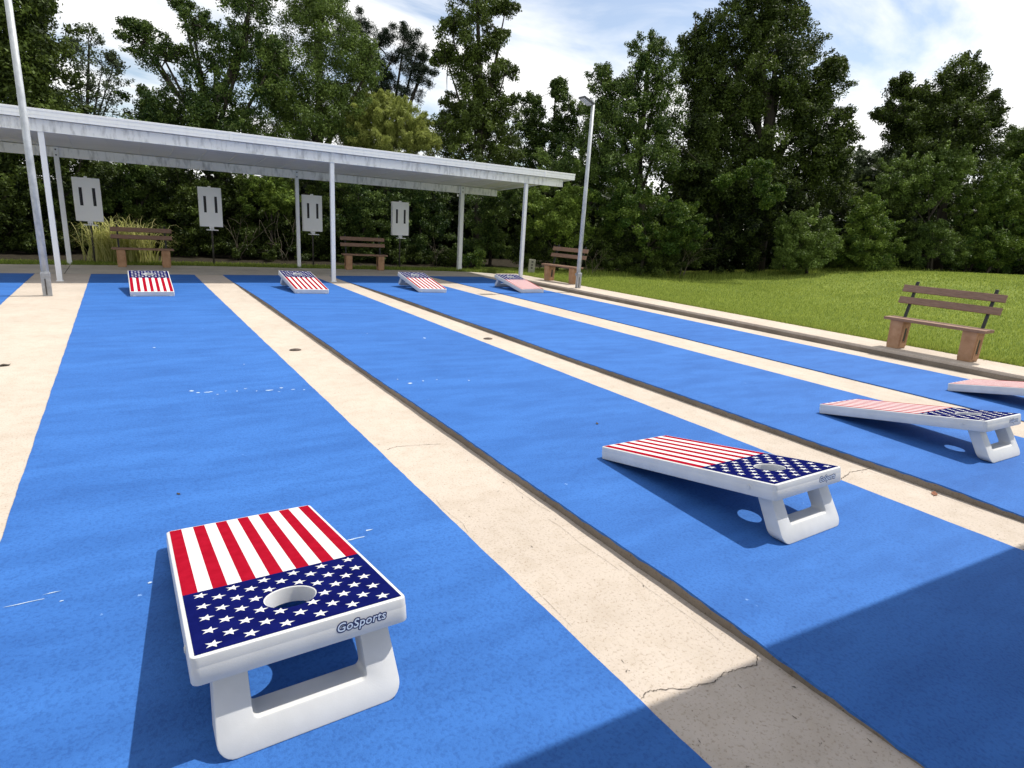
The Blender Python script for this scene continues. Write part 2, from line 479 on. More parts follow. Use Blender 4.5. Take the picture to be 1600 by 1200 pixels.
lane('painted_lane', -0.55, 1.283, 0.006, 0.006, flecks=fl1)
lane('painted_lane', 1.84, 3.755, 0.052, 0.006, taper=True, flecks=fl2)
lane('painted_lane', 4.18, 6.17, 0.052, 0.006, taper=True)
lane('painted_lane', 6.80, 8.39, 0.012, 0.006)

# joints and cracks, thin dark ribbons lying on the cream concrete
ck = MB()
def ribbon(pts, w, z=0.0022):
    rr = random.Random(int(pts[0][0] * 100))
    P = []
    for (a, b) in zip(pts, pts[1:]):
        for q in range(7):
            u = q / 7.0
            P.append((a[0] + (b[0] - a[0]) * u, a[1] + (b[1] - a[1]) * u + rr.uniform(-.005, .005)))
    P.append(pts[-1])
    for (a, b) in zip(P, P[1:]):
        wa = w * rr.uniform(0.4, 1.2)
        ddx, ddy = b[0] - a[0], b[1] - a[1]
        ll = math.hypot(ddx, ddy) + 1e-9
        ox, oy = -ddy / ll * wa, ddx / ll * wa
        ck._add([(a[0] - ox, a[1] - oy, z), (b[0] - ox, b[1] - oy, z), (b[0] + ox, b[1] + oy, z), (a[0] + ox, a[1] + oy, z)], [(0, 1, 2, 3)])
ribbon([(1.29, 1.10), (1.34, 1.115), (1.38, 1.10), (1.47, 1.06), (1.57, 1.04), (1.63, 1.05), (1.69, 1.04), (1.77, 1.02), (1.82, 1.05)], 0.0017)
ribbon([(1.34, 3.48), (1.42, 3.51), (1.5, 3.49), (1.58, 3.47), (1.70, 3.44)], 0.0016)
ribbon([(3.78, 1.86), (3.87, 1.88), (3.97, 1.90), (4.07, 1.885), (4.17, 1.88)], 0.0022)
ribbon([(3.77, 0.9), (3.95, 0.87), (4.17, 0.92)], 0.002)
ribbon([(-1.42, 14.735), (-0.57, 14.735)], 0.008, 0.003)
for (a, b) in ((1.30, 1.82), (3.77, 4.16), (6.19, 6.78)):
    ribbon([(a, 14.737), (b, 14.737)], 0.006, 0.003)
rq = random.Random(21)
for (x_, ya, yb_) in ((1.765, 1.15, 1.75), (1.745, 1.7, 2.25), (1.79, 2.3, 3.0), (1.325, 1.5, 1.75), (1.31, 2.3, 2.7), (4.12, 1.2, 1.9), (4.13, 2.4, 3.2), (-0.60, 2.6, 3.4)):
    k = int((yb_ - ya) / 0.09)
    ribbon([(x_ + rq.uniform(-.012, .012), ya + (yb_ - ya) * q / k) for q in range(k + 1)], 0.0006, 0.0018)
for k in range(90):
    sx = rq.choice(((1.31, 1.80), (1.31, 1.80), (3.78, 4.15), (-1.42, -0.58), (6.2, 6.78)))
    px_, py_ = rq.uniform(*sx), 0.3 + 7 * rq.random() ** 1.7
    a_ = rq.uniform(0, PI); l_ = rq.uniform(.004, .022)
    ribbon([(px_, py_), (px_ + l_ * math.cos(a_), py_ + l_ * math.sin(a_))], rq.uniform(.0006, .0016), 0.0016)
tag(ck.build('concrete_cracks', M['crack'], recalc=False), kind='structure')

# raised kerb walk on the right
kb = MB()
yj = [-7, -2.1, 2.25, 6.62, 11.0, 14.75]
for a, b in zip(yj, yj[1:]):
    g = 0.004
    kb.hexa([(8.795, a + g, -0.2), (9.56, a + g, -0.2), (9.56, b - g, -0.2), (8.795, b - g, -0.2),
             (8.825, a + g, 0.1), (9.56, a + g, 0.1), (9.56, b - g, 0.1), (8.825, b - g, 0.1)], 0, 0.012, 2)
kb.box(8.81, 9.55, -7, 14.74, -0.2, 0.06, 1)
tag(kb.build('kerb_walk', [M['concrete'], M['face']]), kind='structure')

# ------------------------------------------------------------------ cornhole boards
def ray_rect(a, hw, y0, y1, cy):
    """hit of a ray from (0,cy) at angle a with a rectangle"""
    c, s = math.cos(a), math.sin(a)
    ts = []
    if abs(c) > 1e-9: ts.append((hw if c > 0 else -hw) / c)
    if abs(s) > 1e-9: ts.append(((y1 if s > 0 else y0) - cy) / s)
    t_ = min(x for x in ts if x > 0)
    return (t_ * c, cy + t_ * s)

def loop_pts(hw, y0, y1, cy, rr):
    """matching hole-angle list and rounded outer loop points"""
    outp = []
    corners = [(hw - rr, y1 - rr, 0), (-hw + rr, y1 - rr, PI / 2), (-hw + rr, y0 + rr, PI), (hw - rr, y0 + rr, 1.5 * PI)]
    for ccx, ccy, a0 in corners:
        for k in range(5):
            a = a0 + PI / 2 * k / 4
            outp.append((ccx + rr * math.cos(a), ccy + rr * math.sin(a)))
    for k in range(48):
        a = 2 * PI * k / 48
        p = ray_rect(a, hw, y0, y1, cy)
        if not (abs(p[0]) > hw - rr and (p[1] > y1 - rr or p[1] < y0 + rr)):
            outp.append(p)
    outp.sort(key=lambda p: math.atan2(p[1] - cy, p[0]) % (2 * PI))
    return outp

HW, LEN, HOLE_Y, HOLE_R, UNION_Y, RIM = 0.305, 1.222, 0.228, 0.076, 0.448, 0.013
TILT = math.atan2(0.292 - 0.073, 1.20)
TOP_Z = 0.294

def label_text(body, size, off, extr):
    cu = bpy.data.curves.new('lettering', 'FONT')
    cu.body = body; cu.size = size; cu.offset = off; cu.extrude = extr; cu.shear = 0.22; cu.resolution_u = 6
    cu.space_character = 1.06
    cu.align_x = 'CENTER'; cu.align_y = 'CENTER'
    o = bpy.data.objects.new('lettering', cu)
    C.objects.link(o)
    dg = bpy.context.evaluated_depsgraph_get()
    me = bpy.data.meshes.new_from_object(o.evaluated_get(dg))
    bpy.data.objects.remove(o)
    return me

def make_board(label):
    root = thing('cornhole_board', label, 'cornhole board', (0, 0, 0), 0, 'flag cornhole boards on the blue lanes')
    ct, st = math.cos(TILT), math.sin(TILT)
    def place(o):
        o.location = (0, 0, TOP_Z)
        o.rotation_euler = (-TILT, 0, 0)
        return o
    # deck: moulded tray with rounded rim
    m = MB()
    T = 0.079
    cy = HOLE_Y
    levels = [(HW - 0.006, 0.006, 0.016, 0.0), (HW - 0.0015, 0.0015, 0.020, -0.0025), (HW, 0.0, 0.022, -0.007),
              (HW + 0.001, -0.001, 0.023, -0.030), (HW + 0.001, -0.001, 0.023, -0.0305), (HW + 0.0016, -0.0016, 0.0235, -0.0325),
              (HW + 0.0016, -0.0016, 0.0235, -T + 0.004), (HW, 0.0, 0.022, -T)]
    def ring(hw, ins, rr, z):
        return [m.bm.verts.new((x, y, z)) for x, y in loop_pts(hw, ins, LEN - ins, cy, rr)]
    rings = [ring(*l) for l in levels]
    rings.append(ring(HW - 0.018, 0.018, 0.012, -T))
    rings.append(ring(HW - 0.022, 0.022, 0.012, -0.034))
    n = len(rings[0])
    angs = [math.atan2(p[1] - cy, p[0]) for p in loop_pts(HW - 0.006, 0.006, LEN - 0.006, cy, 0.016)]
    H = []
    for r_, z in ((HOLE_R + 0.004, 0.0), (HOLE_R + 0.001, -0.0015), (HOLE_R, -0.005), (HOLE_R - 0.002, -0.050), (HOLE_R + 0.006, -0.050), (HOLE_R + 0.008, -0.034)):
        H.append([m.bm.verts.new((r_ * math.cos(a), cy + r_ * math.sin(a), z)) for a in angs])
    seq = list(reversed(rings)) + H
    # order: inner underside ring -> skirt -> top -> hole -> underside
    for a, b in zip(seq, seq[1:]):
        for k in range(n):
            f = m.bm.faces.new((a[k], a[(k + 1) % n], b[(k + 1) % n], b[k])); f.smooth = True
    for k in range(n):
        m.bm.faces.new((seq[-1][k], seq[-1][(k + 1) % n], seq[0][(k + 1) % n], seq[0][k]))
    deck = place(m.build('deck', M['white_plastic'], root))
    es = deck.modifiers.new('split', 'EDGE_SPLIT'); es.split_angle = math.radians(35)
    # printed flag
    m = MB()
    z0 = 0.0008
    gw = HW - RIM
    ys_, ye_ = RIM, LEN - RIM
    sw = 2 * gw / 13
    for k in range(13):
        xa = -gw + k * sw
        m._add([(xa, UNION_Y, z0), (xa + sw, UNION_Y, z0), (xa + sw, ye_, z0), (xa, ye_, z0)], [(0, 1, 2, 3)], 0 if k % 2 == 0 else 1)
    an2 = [2 * PI * k / 56 for k in range(56)] + [math.atan2(yy - cy, xx) % (2 * PI) for xx in (-gw, gw) for yy in (ys_, UNION_Y)]
    an2 = sorted(set(an2))
    inn = [m.bm.verts.new(((HOLE_R + 0.0045) * math.cos(a), cy + (HOLE_R + 0.0045) * math.sin(a), z0)) for a in an2]
    ou = [m.bm.verts.new((*ray_rect(a, gw, ys_, UNION_Y, cy), z0)) for a in an2]
    for k in range(len(an2)):
        f = m.bm.faces.new((inn[k], ou[k], ou[(k + 1) % len(an2)], inn[(k + 1) % len(an2)])); f.material_index = 2
    uh = UNION_Y - ys_
    def star(sx, sy, R_):
        P = []
        for k in range(10):
            a = 2 * PI * k / 10
            r_ = R_ if k % 2 == 0 else R_ * 0.40
            x, y = sx + r_ * math.cos(a), sy + r_ * math.sin(a)
            d = math.hypot(x, y - cy)
            if d < HOLE_R + 0.005:
                q = (HOLE_R + 0.005) / max(d, 1e-6)
                x, y = x * q, cy + (y - cy) * q
            P.append((x, y, z0 + 0.0007))
        c_ = (sx, sy, z0 + 0.0007)
        m._add([c_] + P, [(0, 1 + k, 1 + (k + 1) % 10) for k in range(10)], 1)
    for r_ in range(9):
        nc = 6 if r_ % 2 == 0 else 5
        for c_ in range(nc):
            sx = (c_ - (nc - 1) / 2) * (2 * gw / 6.0)
            sy = ys_ + uh * (0.5 + (r_ - 4) * 0.104)
            if math.hypot(sx, sy - cy) > HOLE_R + 0.014:
                star(sx, sy, 0.0235)
    place(m.build('flag_print', [M['red_print'], M['white_print'], M['navy_print']], root, recalc=False))
    # lettering on the fascia of the high end
    RX = Matrix.Rotation(PI / 2, 4, 'X')
    src = label_text('GoSports', 0.037, 0.0004, 0.0002)
    bo = bmesh.new()
    for k in range(14):
        a = 2 * PI * k / 14
        part = src.copy()
        part.transform(Matrix.Translation((0.155 + 0.0036 * math.cos(a), -0.0017 - 0.00001 * k, -0.037 + 0.0036 * math.sin(a))) @ RX)
        bo.from_mesh(part)
        bpy.data.meshes.remove(part)
    me = bpy.data.meshes.new('logo_outline'); bo.to_mesh(me); bo.free()
    me.materials.clear(); me.materials.append(M['logo_navy'])
    for p_ in me.polygons: p_.material_index = 0
    o = bpy.data.objects.new('logo_outline', me); C.objects.link(o); o.parent = root; place(o)
    src.transform(Matrix.Translation((0.155, -0.0023, -0.037)) @ RX)
    src.materials.clear(); src.materials.append(M['logo_pale'])
    o = bpy.data.objects.new('logo_letters', src); C.objects.link(o); o.parent = root; place(o)
    # pivot caps
    for s in (-1, 1):
        m = MB()
        m.tube([(s * (HW - 0.004), 0.145, -0.038), (s * (HW + 0.0045), 0.145, -0.038)], [0.013, 0.0125], 20, smooth=False)
        m.tube([(s * (HW + 0.003), 0.145, -0.038), (s * (HW + 0.006), 0.145, -0.038)], [0.009, 0.008], 20, smooth=False)
        place(m.build('pivot_cap', M['white_plastic'], root))
    # folding leg frame: a U with rounded lower corners, leaning out under the high end
    ow, iw, zt, lean = 0.262, 0.163, 0.262, math.tan(math.radians(31))
    def arc(cx_, cz_, r_, a0, a1, n_=6):
        return [(cx_ + r_ * math.cos(a0 + (a1 - a0) * k / n_), cz_ + r_ * math.sin(a0 + (a1 - a0) * k / n_)) for k in range(n_ + 1)]
    ro, ri, bz = 0.046, 0.016, 0.072
    flare = 0.012
    outline = [(-ow + flare, zt)] + arc(-ow + ro, ro, ro, PI, 1.5 * PI) + arc(ow - ro, ro, ro, 1.5 * PI, 2 * PI) + [(ow - flare, zt), (iw, zt)] \
        + arc(iw - ri, bz + ri, ri, 0, -PI / 2) + arc(-iw + ri, bz + ri, ri, -PI / 2, -PI) + [(-iw, zt)]
    m = MB()
    def ax(u, v, h):
        return (u, -0.083 + v * lean + h, v)
    b = bmesh.new()
    # several slices along the depth, softened edges
    sl_ = [(0.0, 0.0055), (0.0018, 0.0016), (0.006, 0.0), (0.079, 0.0), (0.0832, 0.0016), (0.085, 0.0055)]
    npt = len(outline)
    def shrink(pts, d):
        res_ = []
        for k in range(len(pts)):
            p0, p1, p2 = Vector((*pts[k - 1], 0)), Vector((*pts[k], 0)), Vector((*pts[(k + 1) % len(pts)], 0))
            d1 = (p1 - p0).normalized(); d2 = (p2 - p1).normalized()
            nrm = Vector((-(d1.y + d2.y), d1.x + d2.x, 0))
            nrm = nrm.normalized() if nrm.length > 1e-6 else Vector((-d1.y, d1.x, 0))
            res_.append((p1.x + nrm.x * d, p1.y + nrm.y * d))
        return res_
    RR = []
    for h, d in sl_:
        RR.append([b.verts.new(ax(u, max(v, 0.0), h)) for u, v in shrink(outline, d)])
    for a_, b_ in zip(RR, RR[1:]):
        for k in range(npt):
            b.faces.new((a_[k], a_[(k + 1) % npt], b_[(k + 1) % npt], b_[k]))
    hn = npt // 2
    for rg in (RR[0], RR[-1]):
        for k in range(hn - 1):
            b.faces.new((rg[k], rg[k + 1], rg[npt - 2 - k], rg[npt - 1 - k]))
    for f in b.faces: f.smooth = True
    m.merge(b)
    lf = m.build('leg_frame', M['white_plastic'], root)
    es = lf.modifiers.new('split', 'EDGE_SPLIT'); es.split_angle = math.radians(25)
    # feet at the low end
    for s in (-1, 1):
        m = MB()
        zl = TOP_Z - st * (LEN - 0.05)
        m.box(s * 0.25 - 0.02, s * 0.25 + 0.02, ct * LEN - 0.06, ct * LEN - 0.02 + 0.02, 0.0, 0.020, 0, 0.004)
        m.build('foot', M['foot'], root)
    return root

B0 = make_board('large near flag cornhole board at the left, legs and lettering facing the camera')
B0.location = (0.362, 1.553, 0.0062)
for (x, y, z, rz, rx, lab) in [
    (2.837, 1.547, 0.0285, 0.028, 0.0, 'near flag cornhole board on the second lane, middle one of the near row'),
    (5.294, 1.573, 0.028, -0.012, 0.0, 'near flag cornhole board on the third lane, raised end close to the right edge'),
    (7.70, 1.56, 0.009, 0.0, 0.0, 'flag cornhole board cut off by the right edge, only its low striped end in view'),
    (0.376 - 0.012, 12.375, 0.0062, PI, 0.0, 'distant flag cornhole board straight ahead of the bench beside the fountain grass'),
    (2.83, 12.40, 0.028, PI + 0.03, 0.0, 'distant flag cornhole board in front of the post left of the second bench'),
    (5.29, 12.42, 0.028, PI - 0.01, 0.0, 'distant flag cornhole board in front of the rightmost scoreboard'),
    (7.70, 12.37, 0.009, PI, 0.0, 'distant flag cornhole board by the kerb walk, farthest right of the far row')]:
    b_ = copy_tree(B0)
    b_.location = (x, y, z); b_.rotation_euler = (0, (0.024 if z > 0.02 else 0.003) * (1 if abs(rz) < 1 else -1), rz)
    b_['label'] = lab

# ------------------------------------------------------------------ far shelter
def shelter(root, x0, x1, yf, yb, zf, slope, posts, bx0, bx1):
    """flat lean-to roof; z of the roof top at the front = zf, falling to the back"""
    zr = lambda y: zf - (y - yf) * slope
    m = MB()
    m.hexa([(x0, yf, zr(yf) - 0.10), (x1, yf, zr(yf) - 0.10), (x1, yb, zr(yb) - 0.10), (x0, yb, zr(yb) - 0.10),
            (x0, yf, zr(yf) - 0.004), (x1, yf, zr(yf) - 0.004), (x1, yb, zr(yb) - 0.004), (x0, yb, zr(yb) - 0.004)], 0)
    # pan seams below
    k = x0 + 0.3
    while k < x1:
        m.hexa([(k, yf + .02, zr(yf) - 0.112), (k + .03, yf + .02, zr(yf) - 0.112), (k + .03, yb - .02, zr(yb) - 0.112), (k, yb - .02, zr(yb) - 0.112),
                (k, yf + .02, zr(yf) - 0.098), (k + .03, yf + .02, zr(yf) - 0.098), (k + .03, yb - .02, zr(yb) - 0.098), (k, yb - .02, zr(yb) - 0.098)], 0)
        k += 0.61
    m.build('roof', M['soffit'], root)
    m = MB()
    m.box(x0 - 0.02, x1 + 0.03, yf - 0.035, yf - 0.001, zf - 0.125, zf + 0.012, 0, 0.004)
    m.box(x0 - 0.02, x1 + 0.03, yf - 0.050, yf - 0.030, zf - 0.010, zf + 0.028, 0, 0.004)
    m.box(x0 - 0.02, x1 + 0.03, yf - 0.042, yf - 0.030, zf - 0.072, zf - 0.064, 0)
    m.hexa([(x1 + .003, yf, zr(yf) - .125), (x1 + .03, yf, zr(yf) - .125), (x1 + .03, yb, zr(yb) - .125), (x1 + .003, yb, zr(yb) - .125),
            (x1 + .003, yf, zr(yf) + .012), (x1 + .03, yf, zr(yf) + .012), (x1 + .03, yb, zr(yb) + .012), (x1 + .003, yb, zr(yb) + .012)], 0)
    # overlap joints of the fascia lengths
    k = x0 + 1.1
    while k < x1:
        m.box(k, k + 0.05, yf - 0.054, yf - 0.029, zf - 0.128, zf + 0.031, 0, 0.003)
        k += 3.66
    m.build('fascia', M['fascia'], root)
    for y_, h_, xb1 in ((yf + 0.16, 0.19, bx1), (yb - 0.62, 0.20, bx1 + 0.08)):
        zt = zr(y_) - 0.114
        m = MB()
        m.box(x0 - 0.015, xb1, y_ - 0.04, y_ + 0.04, zt - h_, zt, 0, 0.006)
        m.box(x0 - 0.01, xb1 - 0.002, y_ - 0.048, y_ - 0.035, zt - h_ - 0.002, zt - h_ + 0.022, 0, 0.003)
        m.build('beam', M['alu'], root)
    for (px, py, ph, w) in posts:
        m = MB()
        m.box(px - w, px + w, py - w, py + w, -0.03, ph, 0, 0.006)
        m.box(px - w - 0.012, px + w + 0.012, py - w - 0.012, py + w + 0.012, -0.02, 0.014, 0, 0.004)
        po = m.build('post', M['post_white'], root)
        for zz in (ph - 0.06, ph - 0.17):
            m = MB()
            m.tube([(px, py - w - 0.008, zz), (px, py - w + 0.01, zz)], 0.016, 8, smooth=False)
            m.build('bolt', M['bolt'], po)
    return root
sh = thing('picnic_shelter', 'long white flat roofed shelter on slim posts along the far end of the lanes', 'shelter', (0, 0, 0))
shelter(sh, -6.5, 10.18, 13.28, 17.55, 2.80, 0.058,
        [(-0.97, 13.46, 2.70, .042), (3.91, 13.46, 2.70, .042), (8.84, 13.46, 2.70, .042), (-5.85, 13.46, 2.70, .042),
         (-1.0, 16.885, 2.48, .046), (3.99, 16.885, 2.48, .042), (8.80, 16.885, 2.48, .06), (-5.9, 16.885, 2.48, .042)], -6.5, 9.95)
sn = thing('shade_shelter', 'white flat roof on posts over the near lane ends, shading the lower right', 'shelter', (0, 0.17, 0), -0.058)
shelter(sn, -9.5, 10.2, -2.3, 1.20, 2.80, 0.0,
        [(-3.9, 0.6, 2.60, .042), (8.9, 0.6, 2.60, .042), (-3.9, -1.7, 2.60, .042), (8.9, -1.7, 2.60, .042)], -9.5, 9.9)

# ------------------------------------------------------------------ benches
def make_bench(label):
    r = thing('park_bench', label, 'bench', (0, 0, 0), 0, 'brown plank benches')
    for s in (-1, 1):
        m = MB()
        xc = s * 0.44
        w, df, db = 0.085, 0.125, 0.105
        wb = 0.078
        m.hexa([(xc - wb, -db, 0), (xc + wb, -db, 0), (xc + wb, db, 0), (xc - wb, db, 0),
                (xc - w, -df, .385), (xc + w, -df, .385), (xc + w, df, .385), (xc - w, df, .385)], 0, 0.006)
        lg = m.build('leg', M['leg_brown'], r)
        # framed panel on both wide sides of the leg
        m = MB()
        for q in (-1, 1):
            xo = xc + q * (w + 0.002)
            for (a, b_, c, d) in ((-.092, -.052, .03, .35), (.052, .092, .03, .35), (-.05, .05, .03, .085), (-.05, .05, .30, .35)):
                m.box(min(xo, xo - q * .01), max(xo, xo - q * .01) + 0.004, a, b_, c, d, 0, 0.002)
            # dark slot
            m.box(min(xo - q * .012, xo - q * .003), max(xo - q * .012, xo - q * .003), -.018, .03, .10, .285, 1)
        m.build('panel', [M['leg_brown'], M['black_metal']], lg)
    m = MB()
    m.box(-0.61, 0.61, -0.155, 0.135, 0.386, 0.425, 0, 0.005)
    m.build('seat', M['wood'], r)
    for s in (-1, 1):
        m = MB()
        m.hexa([(s * .47 - .018, .098, .30), (s * .47 + .018, .098, .30), (s * .47 + .018, .134, .30), (s * .47 - .018, .134, .30),
                (s * .47 - .018, .298, .92), (s * .47 + .018, .298, .92), (s * .47 + .018, .334, .92), (s * .47 - .018, .334, .92)], 0, 0.004)
        m.build('back_post', M['black_metal'], r)
    for z0, z1 in ((0.615, 0.705), (0.775, 0.868)):
        m = MB()
        ya, yb_ = .098 + (z0 - .30) * .3226, .098 + (z1 - .30) * .3226
        m.hexa([(-.61, ya - .036, z0), (.61, ya - .036, z0), (.61, ya - .002, z0 - .01), (-.61, ya - .002, z0 - .01),
                (-.61, yb_ - .036, z1), (.61, yb_ - .036, z1), (.61, yb_ - .002, z1 - .01), (-.61, yb_ - .002, z1 - .01)], 0, 0.004)
        m.build('back_slat', M['wood'], r)
    return r
bn = make_bench('brown bench on the near kerb walk beside the lawn, at the right')
bn.location = (9.175, 3.72, 0.1); bn.rotation_euler = (0, 0, -PI / 2 + 0.02)
for (x, y, z, rz, lab) in ((9.50, 12.55, 0.1, -PI / 2 + 0.16, 'brown bench at the far end of the kerb walk, half behind the floodlight pole'),
                           (0.43, 16.46, 0.002, 0.0, 'brown bench under the shelter in front of the fountain grass'),
                           (5.64, 16.45, 0.002, -0.10, 'brown bench under the shelter just left of the rightmost scoreboard')):
    c = copy_tree(bn); c.location = (x, y, z); c.rotation_euler = (0, 0, rz); c['label'] = lab

# ------------------------------------------------------------------ scoreboards
def make_score(label):
    r = thing('scoreboard', label, 'scoreboard', (0, 0, 0), 0, 'white scoreboards behind the far walk')
    m = MB()
    m.tube([(0, 0.05, -0.15), (0, 0.05, 1.92)], 0.022, 10)
    m.build('post', M['darkpost'], r)
    m = MB()
    m.box(-0.262, 0.262, 0.0, 0.022, 0.945, 1.90, 0, 0.004)
    for s in (-1, 1):
        m.box(s * .125 - .030, s * .125 + .030, -0.0015, 0.004, 1.29, 1.685, 1)
        m.box(s * .125 - .012, s * .125 - .006, -0.0022, 0.0, 1.31, 1.665, 2)
    m.build('front_panel', [M['sign_white'], M['slot'], M['darkpost']], r)
    m = MB()
    m.box(-0.262, 0.262, 0.085, 0.107, 0.945, 1.90, 0, 0.004)
    m.build('rear_panel', M['sign_white'], r)
    m = MB()
    m.box(-0.03, 0.03, 0.02, 0.085, 1.90, 1.93, 0, 0.004)
    m.build('bracket', M['sign_white'], r)
    m = MB()
    m.box(-0.05, 0.05, 0.02, 0.085, 0.90, 0.945, 0, 0.004)
    m.build('bracket', M['sign_white'], r)
    m = MB()
    m.box(-0.135, 0.135, -0.09, 0.03, 0.855, 0.875, 0, 0.004)
    m.build('chalk_shelf', M['sign_white'], r)
    for k in (-1, 0, 1):
        m = MB()
        m.box(k * .035 - .012, k * .035 + .012, -0.012, 0.018, 0.876, 0.935, 0, 0.003)
        m.build('number_tile', M['sign_white'], r)
    return r
s0 = make_score('white scoreboard standing at the left beside the fountain grass')
s0.location = (-0.54, 17.32, 0.0); s0.rotation_euler = (0, 0, 0.10)
for (x, y, rz, lab) in ((2.0, 17.45, 0.04, 'white scoreboard standing alone right of the fountain grass'),
                        (4.52, 17.42, 0.08, 'white scoreboard between the two close shelter posts in the middle'),
                        (7.07, 17.40, 0.06, 'white scoreboard right of the second shelter bench, farthest right')):
    c = copy_tree(s0); c.location = (x, y, 0.0); c.rotation_euler = (0, 0, rz); c['label'] = lab

# ------------------------------------------------------------------ floodlight poles
def make_pole(label, h):
    r = thing('floodlight_pole', label, 'light pole', (0, 0, 0), 0, 'galvanized floodlight poles')
    m = MB()
    m.tube([(0, 0, 0.004), (0, 0, 1.5), (0, 0, h)], [0.050, 0.048, 0.040], 14)
    m.build('pole', M['galv'], r)
    m = MB()
    m.box(-0.058, 0.058, -0.062, -0.03, 0.0, 0.36, 0, 0.004)
    m.box(-0.060, 0.060, -0.068, 0.045, 0.285, 0.345, 0, 0.006)
    m.box(-0.016, 0.0, -0.068, -0.05, 0.02, 0.26, 1)
    m.build('base_sleeve', [M['galv_dark'], M['darkpost']], r)
    m = MB()
    m.hexa([(-0.34, -0.11, h + .09), (-0.06, -0.11, h - .03), (-0.06, 0.11, h - .03), (-0.34, 0.11, h + .09),
            (-0.33, -0.11, h + .125), (-0.045, -0.11, h + .02), (-0.045, 0.11, h + .02), (-0.33, 0.11, h + .125)], 0, 0.006)
    m.tube([(-0.05, 0, h), (0.03, 0, h + 0.01)], 0.03, 8)
    fl = m.build('floodlight', M['lamp_body'], r)
    m = MB()
    m.hexa([(-0.322, -0.095, h + .078), (-0.085, -0.095, h - .0235), (-0.085, 0.095, h - .0235), (-0.322, 0.095, h + .078),
            (-0.322, -0.095, h + .088), (-0.085, -0.095, h - .0135), (-0.085, 0.095, h - .0135), (-0.322, 0.095, h + .088)], 0)
    m.build('lens', M['glass'], fl)
    m = MB()
    m.tube([(0.005, 0, h - 0.02), (0.005, 0, h + 0.13)], 0.028, 10)
    m.tube([(0.005, 0, h + 0.13), (0.005, 0, h + 0.18)], [0.02, 0.012], 10)
    m.build('photocell', M['sign_white'], r)
    return r
fp = make_pole('tall galvanized floodlight pole on the strip at the left, top beyond the photo', 4.75)
fp.location = (-0.99, 11.42, 0.0)
fq = make_pole('tall galvanized floodlight pole on the kerb walk with its lamp in view', 4.0)
fq.location = (9.03, 11.28, 0.1)

# ------------------------------------------------------------------ small things
def cap(x, y, lab):
    m = MB()
    m.tube([(0, 0, 0.0), (0, 0, 0.006), (0, 0, 0.011)], [0.062, 0.062, 0.045], 18, smooth=False)
    m.tube([(0, 0, 0.011), (0, 0, 0.016)], [0.02, 0.018], 6, smooth=False)
    o = m.build('floor_cap', M['cap'], loc=(x, y, 0.0012)); o.scale = (1, 0.8, 1)
    tag(o, lab, 'floor cap', 'round floor caps in the strips')
cap(1.50, 6.63, 'dark round floor cap in the cream strip between the first and second lane')
cap(3.93, 6.66, 'dark round floor cap in the cream strip between the second and third lane')

def leaf_litter(x, y, z, s, mat_, lab, rz):
    m = MB()
    P = [(-1, 0, .12), (-.5, .42, .05), (.1, .5, .20), (.7, .28, .08), (1.0, 0, .25), (.7, -.3, .05), (.1, -.48, .22), (-.5, -.4, .02)]
    P = [(a * s, b * s, max(0.0005, c * s)) for a, b, c in P]
    m._add([(0, 0, .02 * s)] + P, [(0, 1 + k, 1 + (k + 1) % 8) for k in range(8)])
    m.tube([(-s, 0, .12 * s), (-1.5 * s, .1 * s, .05 * s + .001)], .03 * s, 5)
    o = m.build('fallen_leaf', mat_, loc=(x, y, z), recalc=False); o.rotation_euler = (0, 0, rz)
    tag(o, lab, 'leaf', 'fallen leaves')
leaf_litter(4.12, 1.46, 0.002, .035, M['leaf_brown'], 'curled reddish brown leaf on the cream strip right of the second board', .4)
leaf_litter(-0.96, 6.65, 0.002, .06, M['leaf_dark'], 'dark dry leaf on the cream strip at the left edge', .1)
leaf_litter(2.95, 3.30, 0.03, .02, M['leaf_dark'], 'tiny dark leaf on the second blue lane', 1.0)
leaf_litter(0.14, 3.30, 0.008, .014, M['leaf_dark'], 'tiny dark leaf on the first blue lane behind the near board', 2.0)

m = MB()
m.box(-0.10, 0.10, -0.035, 0.035, -0.1, 0.46, 0, 0.012)
mk = m.build('marker_post', M['marker'], loc=(10.45, 15.35, 0.02)); mk.rotation_euler = (0, 0.05, -0.4)
tag(mk, 'short weathered grey marker slab standing in the grass right of the shelter', 'marker post')
m = MB()
for zz in (0.36, 0.27, 0.18):
    m.box(-0.03, 0.03, -0.038, -0.034, zz, zz + 0.05, 0)
    m.box(-0.012, 0.012, -0.039, -0.033, zz + .012, zz + 0.03, 0)
m.build('plate', M['darkpost'], mk)

